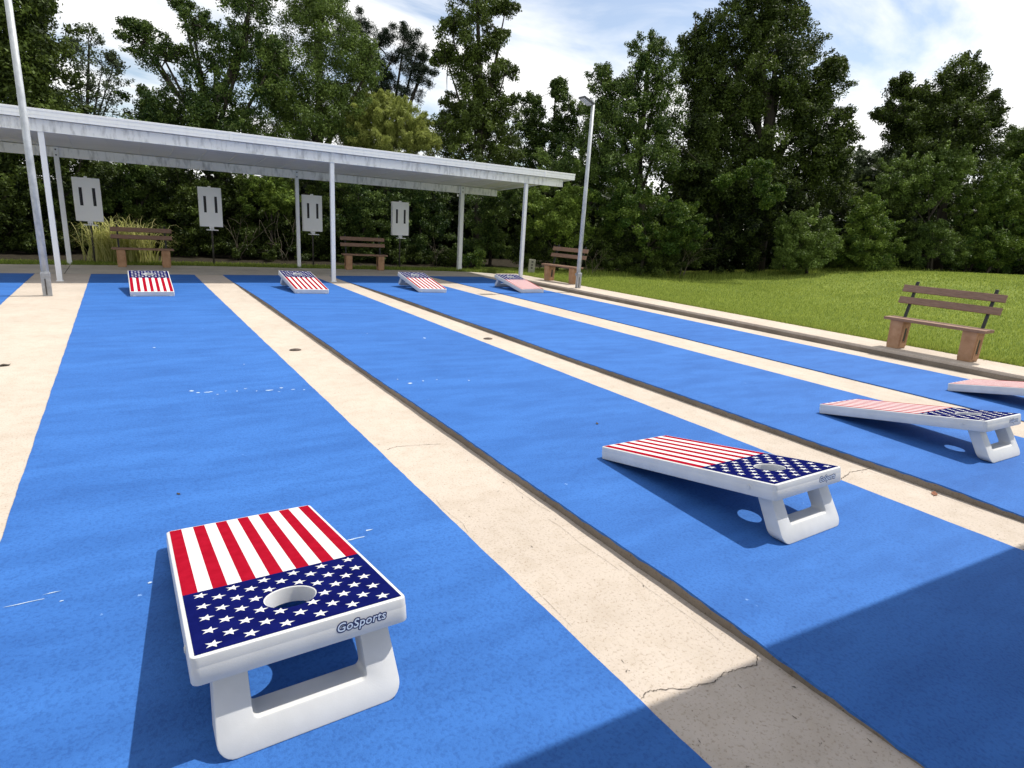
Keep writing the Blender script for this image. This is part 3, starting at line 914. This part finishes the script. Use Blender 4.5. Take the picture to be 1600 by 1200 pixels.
# ------------------------------------------------------------------ foliage machinery
def leaves_mesh(name, cl, per, size, mat, parent, rs, aspect=0.5, droop=0.0, flat=0.55, shell=0.6, up=0.9, tint_bias=0.0):
    """cl: (n,4) clump centres and radii; every leaf is a folded rhombus"""
    cl = np.asarray(cl, float)
    cnt = np.maximum(4, (per * (cl[:, 3] / cl[:, 3].mean()) ** 2).astype(int))
    idx = np.repeat(np.arange(len(cl)), cnt)
    n = len(idx)
    d = rs.normal(size=(n, 3)); d /= np.linalg.norm(d, axis=1)[:, None]
    rad = rs.random(n) ** shell
    off = d * (rad * cl[idx, 3])[:, None]
    off[:, 2] *= flat
    c = cl[idx, :3] + off
    # leaf frame
    nrm = rs.normal(size=(n, 3)) * 0.8 + d * 0.45
    nrm[:, 2] += up
    nrm /= np.linalg.norm(nrm, axis=1)[:, None]
    t = rs.normal(size=(n, 3)) + d * 0.6
    t[:, 2] -= droop
    t -= nrm * np.sum(t * nrm, 1)[:, None]
    t /= np.linalg.norm(t, axis=1)[:, None] + 1e-9
    b = np.cross(nrm, t)
    L = size * rs.uniform(0.6, 1.35, n)[:, None]
    W = L * aspect
    v0 = c - t * L * 0.5
    v1 = c + b * W * 0.5 - nrm * W * 0.12 + t * L * 0.05
    v2 = c + t * L * 0.5 - nrm * L * 0.10
    v3 = c - b * W * 0.5 - nrm * W * 0.12 + t * L * 0.05
    V = np.stack([v0, v1, v2, v3], 1).reshape(-1, 3)
    Fc = np.arange(n * 4).reshape(n, 4)
    ct_ = rs.random(len(cl))
    tint = np.clip((0.5 * ct_[idx] + 0.5 * rs.random(n)) ** 1.55 + tint_bias, 0, 1)
    return np_mesh(name, V, Fc, mat, parent, tint)

def blob_clumps(blobs, nper, r0, r1, rs, surf=0.45):
    """blobs: (cx,cy,cz,rx,ry,rz) ellipsoids; clumps gather near their surface"""
    out_ = []
    for (cx, cy, cz, rx, ry, rz) in blobs:
        n = max(4, int(nper * (rx * rz)))
        d = rs.normal(size=(n, 3)); d /= np.linalg.norm(d, axis=1)[:, None]
        rad = rs.random(n) ** surf
        p = np.array([cx, cy, cz]) + d * rad[:, None] * np.array([rx, ry, rz])
        out_.append(np.concatenate([p, rs.uniform(r0, r1, (n, 1))], 1))
    return np.concatenate(out_)

def make_tree(name, label, blobs, base, d, mat, seed, leaf=0.11, per=130, nper=22, cr=(0.28, 0.62), group=None, trunk_r=0.16,
              aspect=0.5, droop=0.0, up=0.9, shoots=12, limbs=16, bark='bark', flat=0.9, wood=True, back=1.2, cat='tree', tint_bias=0.0, thick=0.8):
    """base: photo pixel column of the trunk; blobs: (px, py, rpx, rpy[, extra depth])"""
    rs = np.random.default_rng(seed)
    W = []
    for bl in blobs:
        dd = d + (bl[4] if len(bl) > 4 else 0)
        p = view_point(bl[0], bl[1], dd)
        k = dd / FPX
        W.append((p.x, p.y, p.z, bl[2] * k, bl[2] * k * thick, bl[3] * k))
    g = view_point(base, 420, d + back)
    gz = float(ground_z(g.x, g.y)) - 0.05
    root = thing(name, label, cat, (g.x, g.y, gz), 0, group)
    O = np.array([g.x, g.y, gz])
    Wl = [(a - O[0], b - O[1], c - O[2], rx, ry, rz) for a, b, c, rx, ry, rz in W]
    cl = blob_clumps(Wl, nper * 1.7, cr[0] * 0.72, cr[1] * 0.72, rs)
    per = per * 1.12; leaf = leaf * 0.74; up = up * 0.45
    # outward shoots that break the outline
    extra = []
    for bl in Wl:
        for q in range(shoots):
            v = rs.normal(size=3); v[2] = abs(v[2]) * 1.8; v /= np.linalg.norm(v)
            for s_ in (0.95, 1.08, 1.2, 1.3, 1.42):
                if s_ > 1.1 and rs.random() < 0.35: break
                extra.append([bl[0] + v[0] * bl[3] * s_, bl[1] + v[1] * bl[4] * s_, bl[2] + v[2] * bl[5] * s_, cr[0] * (0.75 if s_ < 1.1 else 0.5)])
    if extra:
        cl = np.concatenate([cl, np.array(extra)])
    cl = cl[cl[:, 2] > 0.15]
    leaves_mesh('crown', cl, per, leaf, mat, root, rs, aspect, droop, up=up, flat=flat, tint_bias=tint_bias)
    if wood:
        m = MB()
        top = max(Wl, key=lambda b: b[2])
        ctr = np.array([np.mean([b[0] for b in Wl]), np.mean([b[1] for b in Wl])])
        pts = [(0, 0, 0), (ctr[0] * .15, ctr[1] * .15, top[2] * .25), (ctr[0] * .5, ctr[1] * .5, top[2] * .55), (top[0] * .8, top[1] * .8, top[2] * .85), (top[0], top[1], top[2] + top[5] * .5)]
        m.tube(pts, [trunk_r * 1.25, trunk_r, trunk_r * .7, trunk_r * .4, trunk_r * .12], 8)
        P = [Vector(p) for p in pts]
        def at_h(h):
            for a, b in zip(P, P[1:]):
                if h <= b.z: 
                    u = (h - a.z) / max(1e-6, b.z - a.z)
                    return a.lerp(b, max(0, min(1, u)))
            return P[-1]
        order = rs.permutation(len(cl))[:limbs * max(1, len(Wl) // 2)]
        for bl in Wl:
            e = Vector((bl[0], bl[1], bl[2]))
            s_ = at_h(max(0.4, e.z * 0.55))
            md = s_.lerp(e, .5) + Vector((0, 0, -.12 * (e - s_).length + .25))
            m.tube([s_, md, e], [trunk_r * .42, trunk_r * .3, trunk_r * .14], 6)
        for i in order:
            e = Vector(cl[i, :3])
            bl = min(Wl, key=lambda b: (Vector(b[:3]) - e).length)
            s_ = Vector(bl[:3])
            md = s_.lerp(e, .5) + Vector(rs.normal(size=3) * .08)
            m.tube([s_, md, e], [trunk_r * .15, trunk_r * .1, trunk_r * .04], 5)
        m.build('trunk', M[bark], root)
    return root

TG = 'trees of the wood behind the courts'
make_tree('broadleaf_tree', 'tall broadleaf tree at the left edge behind the shelter roof, leaves larger than its neighbours',
          [(20, 40, 75, 90), (-30, 150, 110, 80), (55, 130, 50, 60), (0, -60, 70, 70), (70, 190, 60, 40), (30, 230, 90, 50), (-90, 40, 80, 100)], 5, 16.2, F['dark'], 11, leaf=0.15, per=85, nper=26, group=TG, tint_bias=0.05)
make_tree('slender_tree', 'thin airy grey green tree with sky showing through, right of the leftmost tree',
          [(140, 70, 14, 26), (122, 100, 22, 22), (160, 105, 26, 20), (135, 135, 34, 24), (175, 140, 26, 26), (150, 175, 44, 24), (118, 165, 30, 24), (140, 215, 60, 30), (112, 80, 8, 16), (178, 100, 8, 14)], 142, 18.6, F['grey'], 12,
          leaf=0.10, per=21, nper=16, cr=(0.2, 0.4), group=TG, trunk_r=0.08, shoots=10)
make_tree('oak_tree', 'dark oak with long branches leaning left into the sky',
          [(225, 62, 30, 20), (258, 95, 40, 26), (205, 45, 16, 10), (300, 40, 26, 22), (285, 15, 16, 12), (335, 105, 44, 46), (385, 60, 50, 55), (392, 5, 44, 30), (420, 110, 40, 40), (310, 175, 80, 40), (262, 205, 60, 42), (370, 190, 60, 46), (235, 170, 36, 26), (330, 235, 100, 40)],
          360, 19.0, F['mid'], 13, leaf=0.105, per=80, nper=24, cr=(0.24, 0.5), group=TG, trunk_r=0.2, tint_bias=-0.1)
make_tree('leafy_tree', 'dense mid green tree rising behind the middle of the shelter roof',
          [(500, 50, 62, 60), (478, 140, 75, 62), (545, 130, 42, 60), (490, 5, 48, 34), (432, 140, 30, 60), (525, 190, 66, 42), (470, 210, 90, 40), (500, -40, 40, 30), (575, 110, 14, 40)], 500, 20.6, F['mid'], 14,
          leaf=0.095, per=120, nper=26, group=TG, trunk_r=0.18, tint_bias=0.12)
make_tree('pine_tree', 'dark clumpy pine standing back between the dense tree and the tall narrow tree',
          [(562, 42, 30, 20), (590, 70, 36, 20), (632, 60, 24, 18), (650, 88, 26, 18), (604, 108, 40, 20), (654, 122, 28, 16), (628, 140, 40, 20), (575, 120, 34, 24), (664, 105, 16, 14), (545, 70, 22, 24), (600, 165, 60, 22)], 605, 25.5, F['pine'], 15,
          leaf=0.26, per=110, nper=13, cr=(0.3, 0.55), group=TG, trunk_r=0.2, aspect=0.10, shoots=3, up=0.3)
make_tree('narrow_tree', 'tall narrow upright tree in the middle with its top beyond the photo',
          [(745, 10, 46, 34), (735, 70, 52, 36), (752, 120, 56, 30), (738, 165, 54, 30), (752, 205, 64, 34), (745, -50, 44, 40), (790, 180, 30, 24), (700, 190, 30, 30), (782, 62, 18, 10), (790, 112, 16, 10), (700, 100, 24, 14), (790, 15, 22, 8), (705, 45, 20, 10), (745, 245, 80, 36)], 745, 22.6, F['dark'], 16,
          leaf=0.12, per=95, nper=26, cr=(0.24, 0.5), group=TG, trunk_r=0.16, tint_bias=0.12, shoots=9)
make_tree('feathery_tree', 'pale yellow green feathery crown just above the shelter roof',
          [(600, 190, 46, 30), (572, 210, 38, 28), (635, 205, 40, 34), (610, 235, 64, 28), (655, 230, 30, 26), (550, 225, 22, 22), (598, 168, 26, 16)], 600, 20.9, F['olive'], 17,
          leaf=0.15, per=95, nper=34, cr=(0.18, 0.36), shoots=26, group=TG, trunk_r=0.07, aspect=0.22, droop=1.2, up=0.4)
make_tree('small_tree', 'small distant tree with ragged top in the sky gap left of the lamp',
          [(830, 175, 18, 24), (826, 205, 32, 28), (850, 215, 34, 34), (874, 155, 10, 26), (880, 190, 22, 36), (905, 205, 26, 34), (820, 240, 40, 30), (880, 245, 50, 30), (868, 140, 5, 10)], 855, 27.0, F['mid'], 18,
          leaf=0.13, per=70, nper=18, cr=(0.25, 0.5), group=TG, trunk_r=0.12, tint_bias=-0.1)
make_tree('loose_tree', 'loose mid green tree directly behind the lamp pole, left of the big oak',
          [(1012, 85, 30, 24), (1030, 118, 34, 40), (1000, 140, 34, 36), (942, 135, 26, 24), (950, 165, 38, 30), (990, 180, 60, 46), (955, 222, 56, 46), (1035, 200, 46, 60), (930, 200, 30, 34), (990, 255, 90, 40)], 1000, 20.0, F['mid'], 19,
          leaf=0.10, per=85, nper=24, cr=(0.24, 0.5), group=TG, trunk_r=0.15, tint_bias=-0.05)
make_tree('great_oak', 'largest dark oak right of the lamp pole, broad crown cut by the photo top',
          [(1190, 20, 56, 46), (1140, 70, 60, 50), (1228, 72, 58, 48), (1180, 130, 96, 60), (1105, 130, 46, 56), (1282, 140, 40, 34), (1250, 180, 64, 46), (1300, 118, 20, 20), (1120, 200, 80, 60), (1298, 215, 36, 36), (1215, 240, 90, 50), (1085, 90, 28, 36), (1170, -25, 34, 24), (1225, -10, 30, 22), (1080, 255, 50, 50), (1150, 290, 110, 50), (1290, 265, 50, 40)],
          1180, 21.5, F['dark'], 20, leaf=0.12, per=120, nper=22, group=TG, trunk_r=0.28, shoots=14)
make_tree('leaning_oak', 'dark oak standing alone against the clouds near the right edge',
          [(1502, 130, 34, 32), (1480, 155, 34, 34), (1440, 175, 34, 30), (1408, 145, 18, 22), (1392, 188, 28, 22), (1524, 180, 34, 34), (1472, 205, 80, 40), (1545, 196, 16, 24), (1440, 240, 74, 40), (1510, 240, 56, 40), (1420, 205, 40, 30)],
          1465, 23.5, F['dark'], 21, leaf=0.12, per=110, nper=24, group=TG, trunk_r=0.2, shoots=13)
make_tree('edge_tree', 'lighter green tree at the right edge of the photo, lower than the lone oak',
          [(1588, 240, 40, 28), (1622, 225, 44, 30), (1560, 262, 44, 26), (1600, 275, 70, 36), (1650, 270, 50, 50)], 1610, 25.0, F['mid'], 22,
          leaf=0.12, per=100, nper=22, group=TG, trunk_r=0.14, tint_bias=0.1)
make_tree('low_tree', 'low hazy green trees filling the gap between the big oak and the lone oak',
          [(1350, 268, 46, 26), (1385, 265, 36, 28), (1330, 285, 40, 30), (1400, 290, 50, 34)], 1365, 28.0, F['grey'], 23,
          leaf=0.14, per=100, nper=22, group=TG, trunk_r=0.12, tint_bias=-0.1)

# shrubs of the wood edge: (label, blobs, depth, kind, leaf, seed)
SG = 'shrubs along the wood edge'
shr = [
    ('dark shrub mass at the left edge behind the shelter posts', [(10, 300, 90, 50), (-40, 360, 70, 70), (40, 370, 50, 50)], 15.4, 'dark', 0.11, 0.0),
    ('dark shrub between the leftmost scoreboard and the left shelter posts', [(95, 300, 60, 40), (90, 360, 40, 50), (130, 255, 70, 30)], 16.0, 'dark', 0.10, 0.0),
    ('leafy shrub above the shelter bench and fountain grass', [(215, 290, 60, 40), (250, 270, 50, 30), (200, 330, 50, 30)], 17.3, 'mid', 0.09, 0.0),
    ('dark shrub filling the space right of the fountain grass', [(290, 300, 60, 50), (295, 365, 55, 50)], 17.6, 'dark', 0.10, 0.0),
    ('shrub with yellow green leaves lit left of the tall middle post', [(425, 300, 30, 22), (445, 318, 26, 16), (405, 320, 30, 20)], 18.3, 'fresh', 0.10, 0.1),
    ('dark shrub behind the second scoreboard', [(380, 290, 60, 50), (400, 365, 60, 50), (340, 330, 40, 40)], 18.6, 'dark', 0.10, 0.0),
    ('dark shrub behind the third scoreboard', [(480, 300, 60, 50), (500, 370, 50, 46)], 19.3, 'dark', 0.10, 0.0),
    ('green shrub behind the second shelter bench', [(560, 310, 60, 36), (575, 360, 60, 44), (600, 390, 40, 22)], 19.8, 'mid', 0.09, -0.1),
    ('dark shrub behind the rightmost scoreboard', [(655, 320, 50, 40), (660, 375, 60, 42)], 20.6, 'mid', 0.09, -0.15),
    ('tangled shrub seen between the two right shelter posts', [(765, 340, 50, 40), (760, 390, 40, 30), (790, 310, 40, 26)], 20.2, 'mid', 0.09, 0.0),
    ('low leafy bush at the foot of the right rear shelter post', [(742, 408, 24, 14)], 19.3, 'fresh', 0.07, -0.2),
    ('bright vine covered bush right of the shelter end', [(865, 340, 44, 30), (890, 365, 36, 22), (850, 310, 36, 26), (900, 320, 30, 24), (840, 365, 22, 20)], 19.0, 'fresh', 0.09, 0.15),
    ('dark thicket behind the far kerb bench', [(870, 395, 60, 34), (930, 380, 40, 50), (820, 390, 30, 34)], 19.6, 'dark', 0.09, 0.0),
    ('olive shrub above the lamp pole middle', [(905, 275, 50, 36), (955, 265, 60, 30), (870, 270, 40, 30)], 19.8, 'mid', 0.09, 0.05),
    ('spreading bush with hanging bright sprays left of the dark hollow', [(1000, 340, 60, 40), (1060, 350, 44, 26), (1085, 372, 26, 16), (960, 320, 40, 34), (1035, 385, 40, 18)], 19.2, 'fresh', 0.09, -0.2),
    ('dark thicket under the big oak beside the lamp pole', [(985, 400, 60, 34), (1060, 400, 50, 34)], 20.2, 'dark', 0.09, 0.0),
    ('deep dark thicket under the middle of the big oak', [(1110, 320, 60, 70), (1150, 385, 70, 44), (1190, 320, 60, 60)], 21.3, 'dark', 0.10, -0.2),
    ('hanging bright sprays on the front of the big oak', [(1185, 262, 24, 9), (1192, 290, 10, 14), (1200, 318, 8, 12), (1135, 285, 16, 9), (1160, 275, 10, 8), (1215, 300, 12, 8)], 18.8, 'fresh', 0.085, -0.22),
    ('light green bush at the foot of the big oak', [(1262, 365, 46, 32), (1240, 392, 40, 24), (1285, 390, 30, 26), (1230, 360, 24, 18), (1255, 410, 46, 14), (1225, 405, 26, 14)], 20.2, 'mid', 0.085, 0.2),
    ('round light green bush in the middle of the lawn edge', [(1355, 360, 44, 36), (1372, 390, 40, 26), (1335, 395, 34, 22), (1350, 330, 30, 20), (1360, 412, 46, 12)], 21.0, 'fresh', 0.085, -0.05),
    ('dark hollow shrub behind the round light green bush', [(1310, 315, 60, 40), (1400, 345, 50, 50), (1410, 395, 40, 26)], 22.5, 'dark', 0.10, 0.0),
    ('large leafy bush below the lone oak', [(1450, 290, 60, 46), (1400, 290, 40, 40), (1490, 270, 40, 30)], 22.2, 'mid', 0.10, 0.15),
    ('low bush at the lawn edge right of the round bush', [(1455, 375, 40, 30), (1480, 398, 40, 18), (1430, 398, 24, 18)], 22.0, 'mid', 0.085, 0.05),
    ('bright bush with pale sprays at the right edge', [(1560, 300, 50, 40), (1590, 340, 60, 40), (1525, 330, 40, 34), (1630, 300, 50, 60)], 23.0, 'fresh', 0.10, -0.1),
    ('low bright bush at the right end of the lawn edge', [(1540, 385, 50, 28), (1600, 385, 50, 30), (1640, 370, 50, 40)], 22.6, 'fresh', 0.09, -0.1),
    ('low dark bush at the left foot of the round light green bush', [(1315, 400, 34, 18), (1290, 408, 26, 12)], 21.6, 'dark', 0.085, 0.0),
    ('low leafy bush between the far kerb bench and the oak hollow', [(955, 412, 40, 18), (1000, 415, 40, 16), (1040, 416, 34, 14)], 19.6, 'dark', 0.08, 0.1),
    ('low dark bush behind the second shelter bench legs', [(560, 405, 50, 16), (615, 405, 44, 18), (500, 405, 40, 16)], 19.6, 'dark', 0.08, 0.0),
    ('dark bush low behind the second scoreboard post', [(330, 398, 44, 18), (380, 400, 50, 18), (430, 402, 44, 16)], 18.0, 'dark', 0.08, 0.0),
    ('low dark bush behind the left shelter posts', [(10, 395, 60, 20), (70, 395, 40, 20)], 15.6, 'dark', 0.08, 0.0),
    ('low dark bush right of the rightmost scoreboard post', [(665, 408, 40, 16), (710, 410, 30, 16)], 20.4, 'dark', 0.08, 0.0),
    ('low bright bush right of the lone oak foot', [(1500, 405, 34, 14), (1550, 410, 40, 14)], 23.2, 'fresh', 0.085, -0.2),
    ('dark shrub behind the bright bush at the right edge', [(1510, 365, 60, 50), (1600, 310, 90, 60), (1660, 340, 80, 80)], 25.0, 'dark', 0.11, 0.0),
]
for i, (lab, bl, d, kind, lf, tb) in enumerate(shr):
    make_tree('shrub', lab, bl, bl[0][0], d, F[kind], 100 + i, leaf=lf, per=90, nper=34, cr=(0.16, 0.36), group=SG, trunk_r=0.05,
              limbs=6, shoots=13, cat='shrub', back=0.3, wood='hanging' not in lab or 'spreading' in lab, tint_bias=tb, flat=0.85, thick=0.7, droop=0.3)

# the mass of wood further back
rs = np.random.default_rng(5)
wc = []
for k in range(1700):
    px = rs.uniform(-180, 1780)
    dlim = 15.5 + 0.0 if px < 0 else 0
    near = 18.5 / (0.8375 - 0.533 * (min(px, 900) - 800) / FPX) if px < 900 else 20.0 + (px - 900) / 120.0
    d = near + 2.5 + rs.random() ** 1.5 * 7
    topz = view_point(px, 262 + 14 * math.sin(px * 0.021) + 10 * math.sin(px * 0.063), d).z
    p = view_point(px, 300, d)
    wc.append((p.x, p.y, rs.uniform(0.1, max(0.6, topz - 0.6)), rs.uniform(0.7, 1.1)))
bw = leaves_mesh('background_wood', np.array(wc), 130, 0.26, F['dark'], None, rs, flat=0.8, tint_bias=-0.25)
tag(bw, 'dark mass of woodland filling in behind the nearer trees', 'woodland', kind='stuff')

# ------------------------------------------------------------------ grass
def blades(name, x, y, h, w, lean, mat, rs, tb=0.0, z=None, parent=None):
    n = len(x)
    z = ground_z(x, y) if z is None else z
    a = rs.uniform(0, 2 * PI, n); la = rs.uniform(0, 2 * PI, n)
    ln = lean * rs.random(n) * h
    cx, sx = np.cos(a) * w / 2, np.sin(a) * w / 2
    v0 = np.stack([x - cx, y - sx, z - 0.01], 1); v1 = np.stack([x + cx, y + sx, z - 0.01], 1)
    tip = np.stack([x + np.cos(la) * ln, y + np.sin(la) * ln, z + h], 1)
    V = np.stack([v0, v1, tip], 1).reshape(-1, 3)
    return np_mesh(name, V, np.arange(n * 3).reshape(n, 3), mat, parent, np.clip(rs.random(n) + tb, 0, 1))
rs = np.random.default_rng(3)
n = 230000
u = rs.random(n) ** 1.9
gx = 9.575 + u * 20
gy = rs.uniform(0.5, 16.5, n)
keep = ~((gx < 9.7) & (gy > 14.7))
gx, gy = gx[keep], gy[keep]
h = rs.uniform(0.025, 0.06, len(gx)) * np.where(gx < 9.75, 1.5, 1.0)
g1 = blades('lawn_grass', gx, gy, h, 0.012 + 0.0012 * (gx - 9.5), 0.9, F['blade'], rs)
n = 9000
ex = 9.545 + rs.random(n) * 0.09
g0 = blades('edge_grass', ex, rs.uniform(0.5, 15.4, n), rs.uniform(0.03, 0.085, n), 0.012, 1.3, F['blade'], rs, -0.2, z=np.full(n, 0.075))  # lowered tint paints in the shadow gap along the kerb
tag(g0, 'longer untrimmed grass leaning over the kerb walk edge', 'grass', kind='stuff')
tag(g1, 'short mown lawn grass beside the kerb walk', 'grass', kind='stuff')
n = 26000
gx = rs.uniform(-4, 11, n); gy = 16.66 + rs.random(n) ** 1.5 * 0.95 + 0.25 * np.exp(-((gx - 1.4) / 2.0) ** 2) - 0.045 * np.clip(gx - 4, 0, 9) * 1.2
keep = gx < 9.9
gx, gy = gx[keep], gy[keep]
g2 = blades('verge_grass', gx, gy, rs.uniform(0.03, 0.09, len(gx)), 0.016, 0.8, F['blade'], rs, -0.35, z=np.full(len(gx), -0.01))
tag(g2, 'strip of low grass behind the far walk', 'grass', kind='stuff')
# taller rough grass under the wood at the lawn's far edge
n = 16000
pxr = rs.uniform(880, 1680, n)
dep = 19.3 + (pxr - 900) / 140.0 + rs.random(n) * 2.2
ux = (pxr - 800) / FPX
wx = (FWD.x + RGT.x * ux) * dep * 1.0; wy = (FWD.y + RGT.y * ux) * dep * 1.0
g3 = blades('rough_grass', wx, wy, rs.uniform(0.05, 0.20, n), 0.022, 0.9, F['blade'], rs, -0.25)
tag(g3, 'taller rough grass where the lawn meets the wood', 'grass', kind='stuff')

# fountain grass: arching blades
def fountain(label, x, y, n, rs, hmax=1.2):
    r = thing('fountain_grass', label, 'ornamental grass', (x, y, -0.02))
    V, Fc, T = [], [], []
    k0 = 0
    for i in range(n):
        a = rs.uniform(0, 2 * PI); h = hmax * rs.uniform(0.45, 1.0); out_ = rs.uniform(0.35, 1.15) * (0.5 + 0.5 * h / hmax)
        bx, by = rs.normal(0, 0.30), rs.normal(0, 0.13)
        w = rs.uniform(0.008, 0.016)
        px_, py_ = -math.sin(a) * w, math.cos(a) * w
        tt = rs.random()
        for s in range(6):
            u = s / 5.0
            rr = out_ * (u ** 1.4) ; zz = h * (2.1 * u - 1.45 * u * u * (0.6 + 0.55 * out_)) 
            wf = (1 - u * 0.9)
            V.append((bx + math.cos(a) * rr - px_ * wf, by + math.sin(a) * rr * .8 - py_ * wf, max(0.01, zz)))
            V.append((bx + math.cos(a) * rr + px_ * wf, by + math.sin(a) * rr * .8 + py_ * wf, max(0.01, zz)))
            if s:
                q = k0 + 2 * s
                Fc.append((q - 2, q - 1, q + 1, q)); T.append(tt)
        k0 += 12
    np_mesh('blade_tuft', np.array(V), np.array(Fc), F['straw'], r, np.array(T))
    return r
fountain('pale arching fountain grass clump behind the left shelter bench', 0.02, 17.72, 720, np.random.default_rng(9), 1.28)

# bare pale stems in the dark undergrowth
def stems(label, px, py0, py1, d, seed, n=4):
    rr = random.Random(seed)
    g = view_point(px, py0, d)
    gz = float(ground_z(g.x, g.y))
    r = thing('bare_sapling', label, 'sapling', (g.x, g.y, gz), 0, 'bare saplings in the undergrowth')
    top = view_point(px, py1, d).z - gz
    m = MB()
    for k in range(n):
        p = Vector((rr.uniform(-.15, .15), rr.uniform(-.1, .1), 0)); pts = [p.copy()]
        v = Vector((rr.uniform(-.5, .5), rr.uniform(-.3, .1), 1.0))
        for s in range(7):
            v += Vector((rr.uniform(-.35, .35), rr.uniform(-.25, .2), rr.uniform(-.1, .1))); v.normalize()
            p = p + v * top / 7 * rr.uniform(.8, 1.2); pts.append(p.copy())
            if s > 1 and rr.random() < .7:
                w = (v + Vector((rr.uniform(-1, 1), rr.uniform(-.6, .6), rr.uniform(-.5, .5)))).normalized()
                m.tube([p, p + w * .2 + Vector((0, 0, .03)), p + w * .45], [.006, .004, .002], 4)
        m.tube(pts, [.011 * (1 - i / 9) for i in range(len(pts))], 5)
    m.build('stem', M['pale_bark'], r)
for i, (lab, px, py0, py1, d) in enumerate((
        ('pale crooked bare stems in the dark right of the second scoreboard', 372, 414, 340, 17.5),
        ('pale bare stems in the dark between the third scoreboard and second bench', 445, 418, 350, 18.2),
        ('crossing bare stems right of the rightmost scoreboard', 678, 424, 390, 20.1),
        ('bare stems tangled behind the far kerb bench', 925, 434, 395, 19.0),
        ('grey bare stems at the lawn edge under the dark oak hollow', 1065, 430, 375, 19.8),
        ('thin bare stems at the dark foot of the round light green bush', 1300, 424, 385, 22.0))):
    stems(lab, px, py0, py1, d, 40 + i)
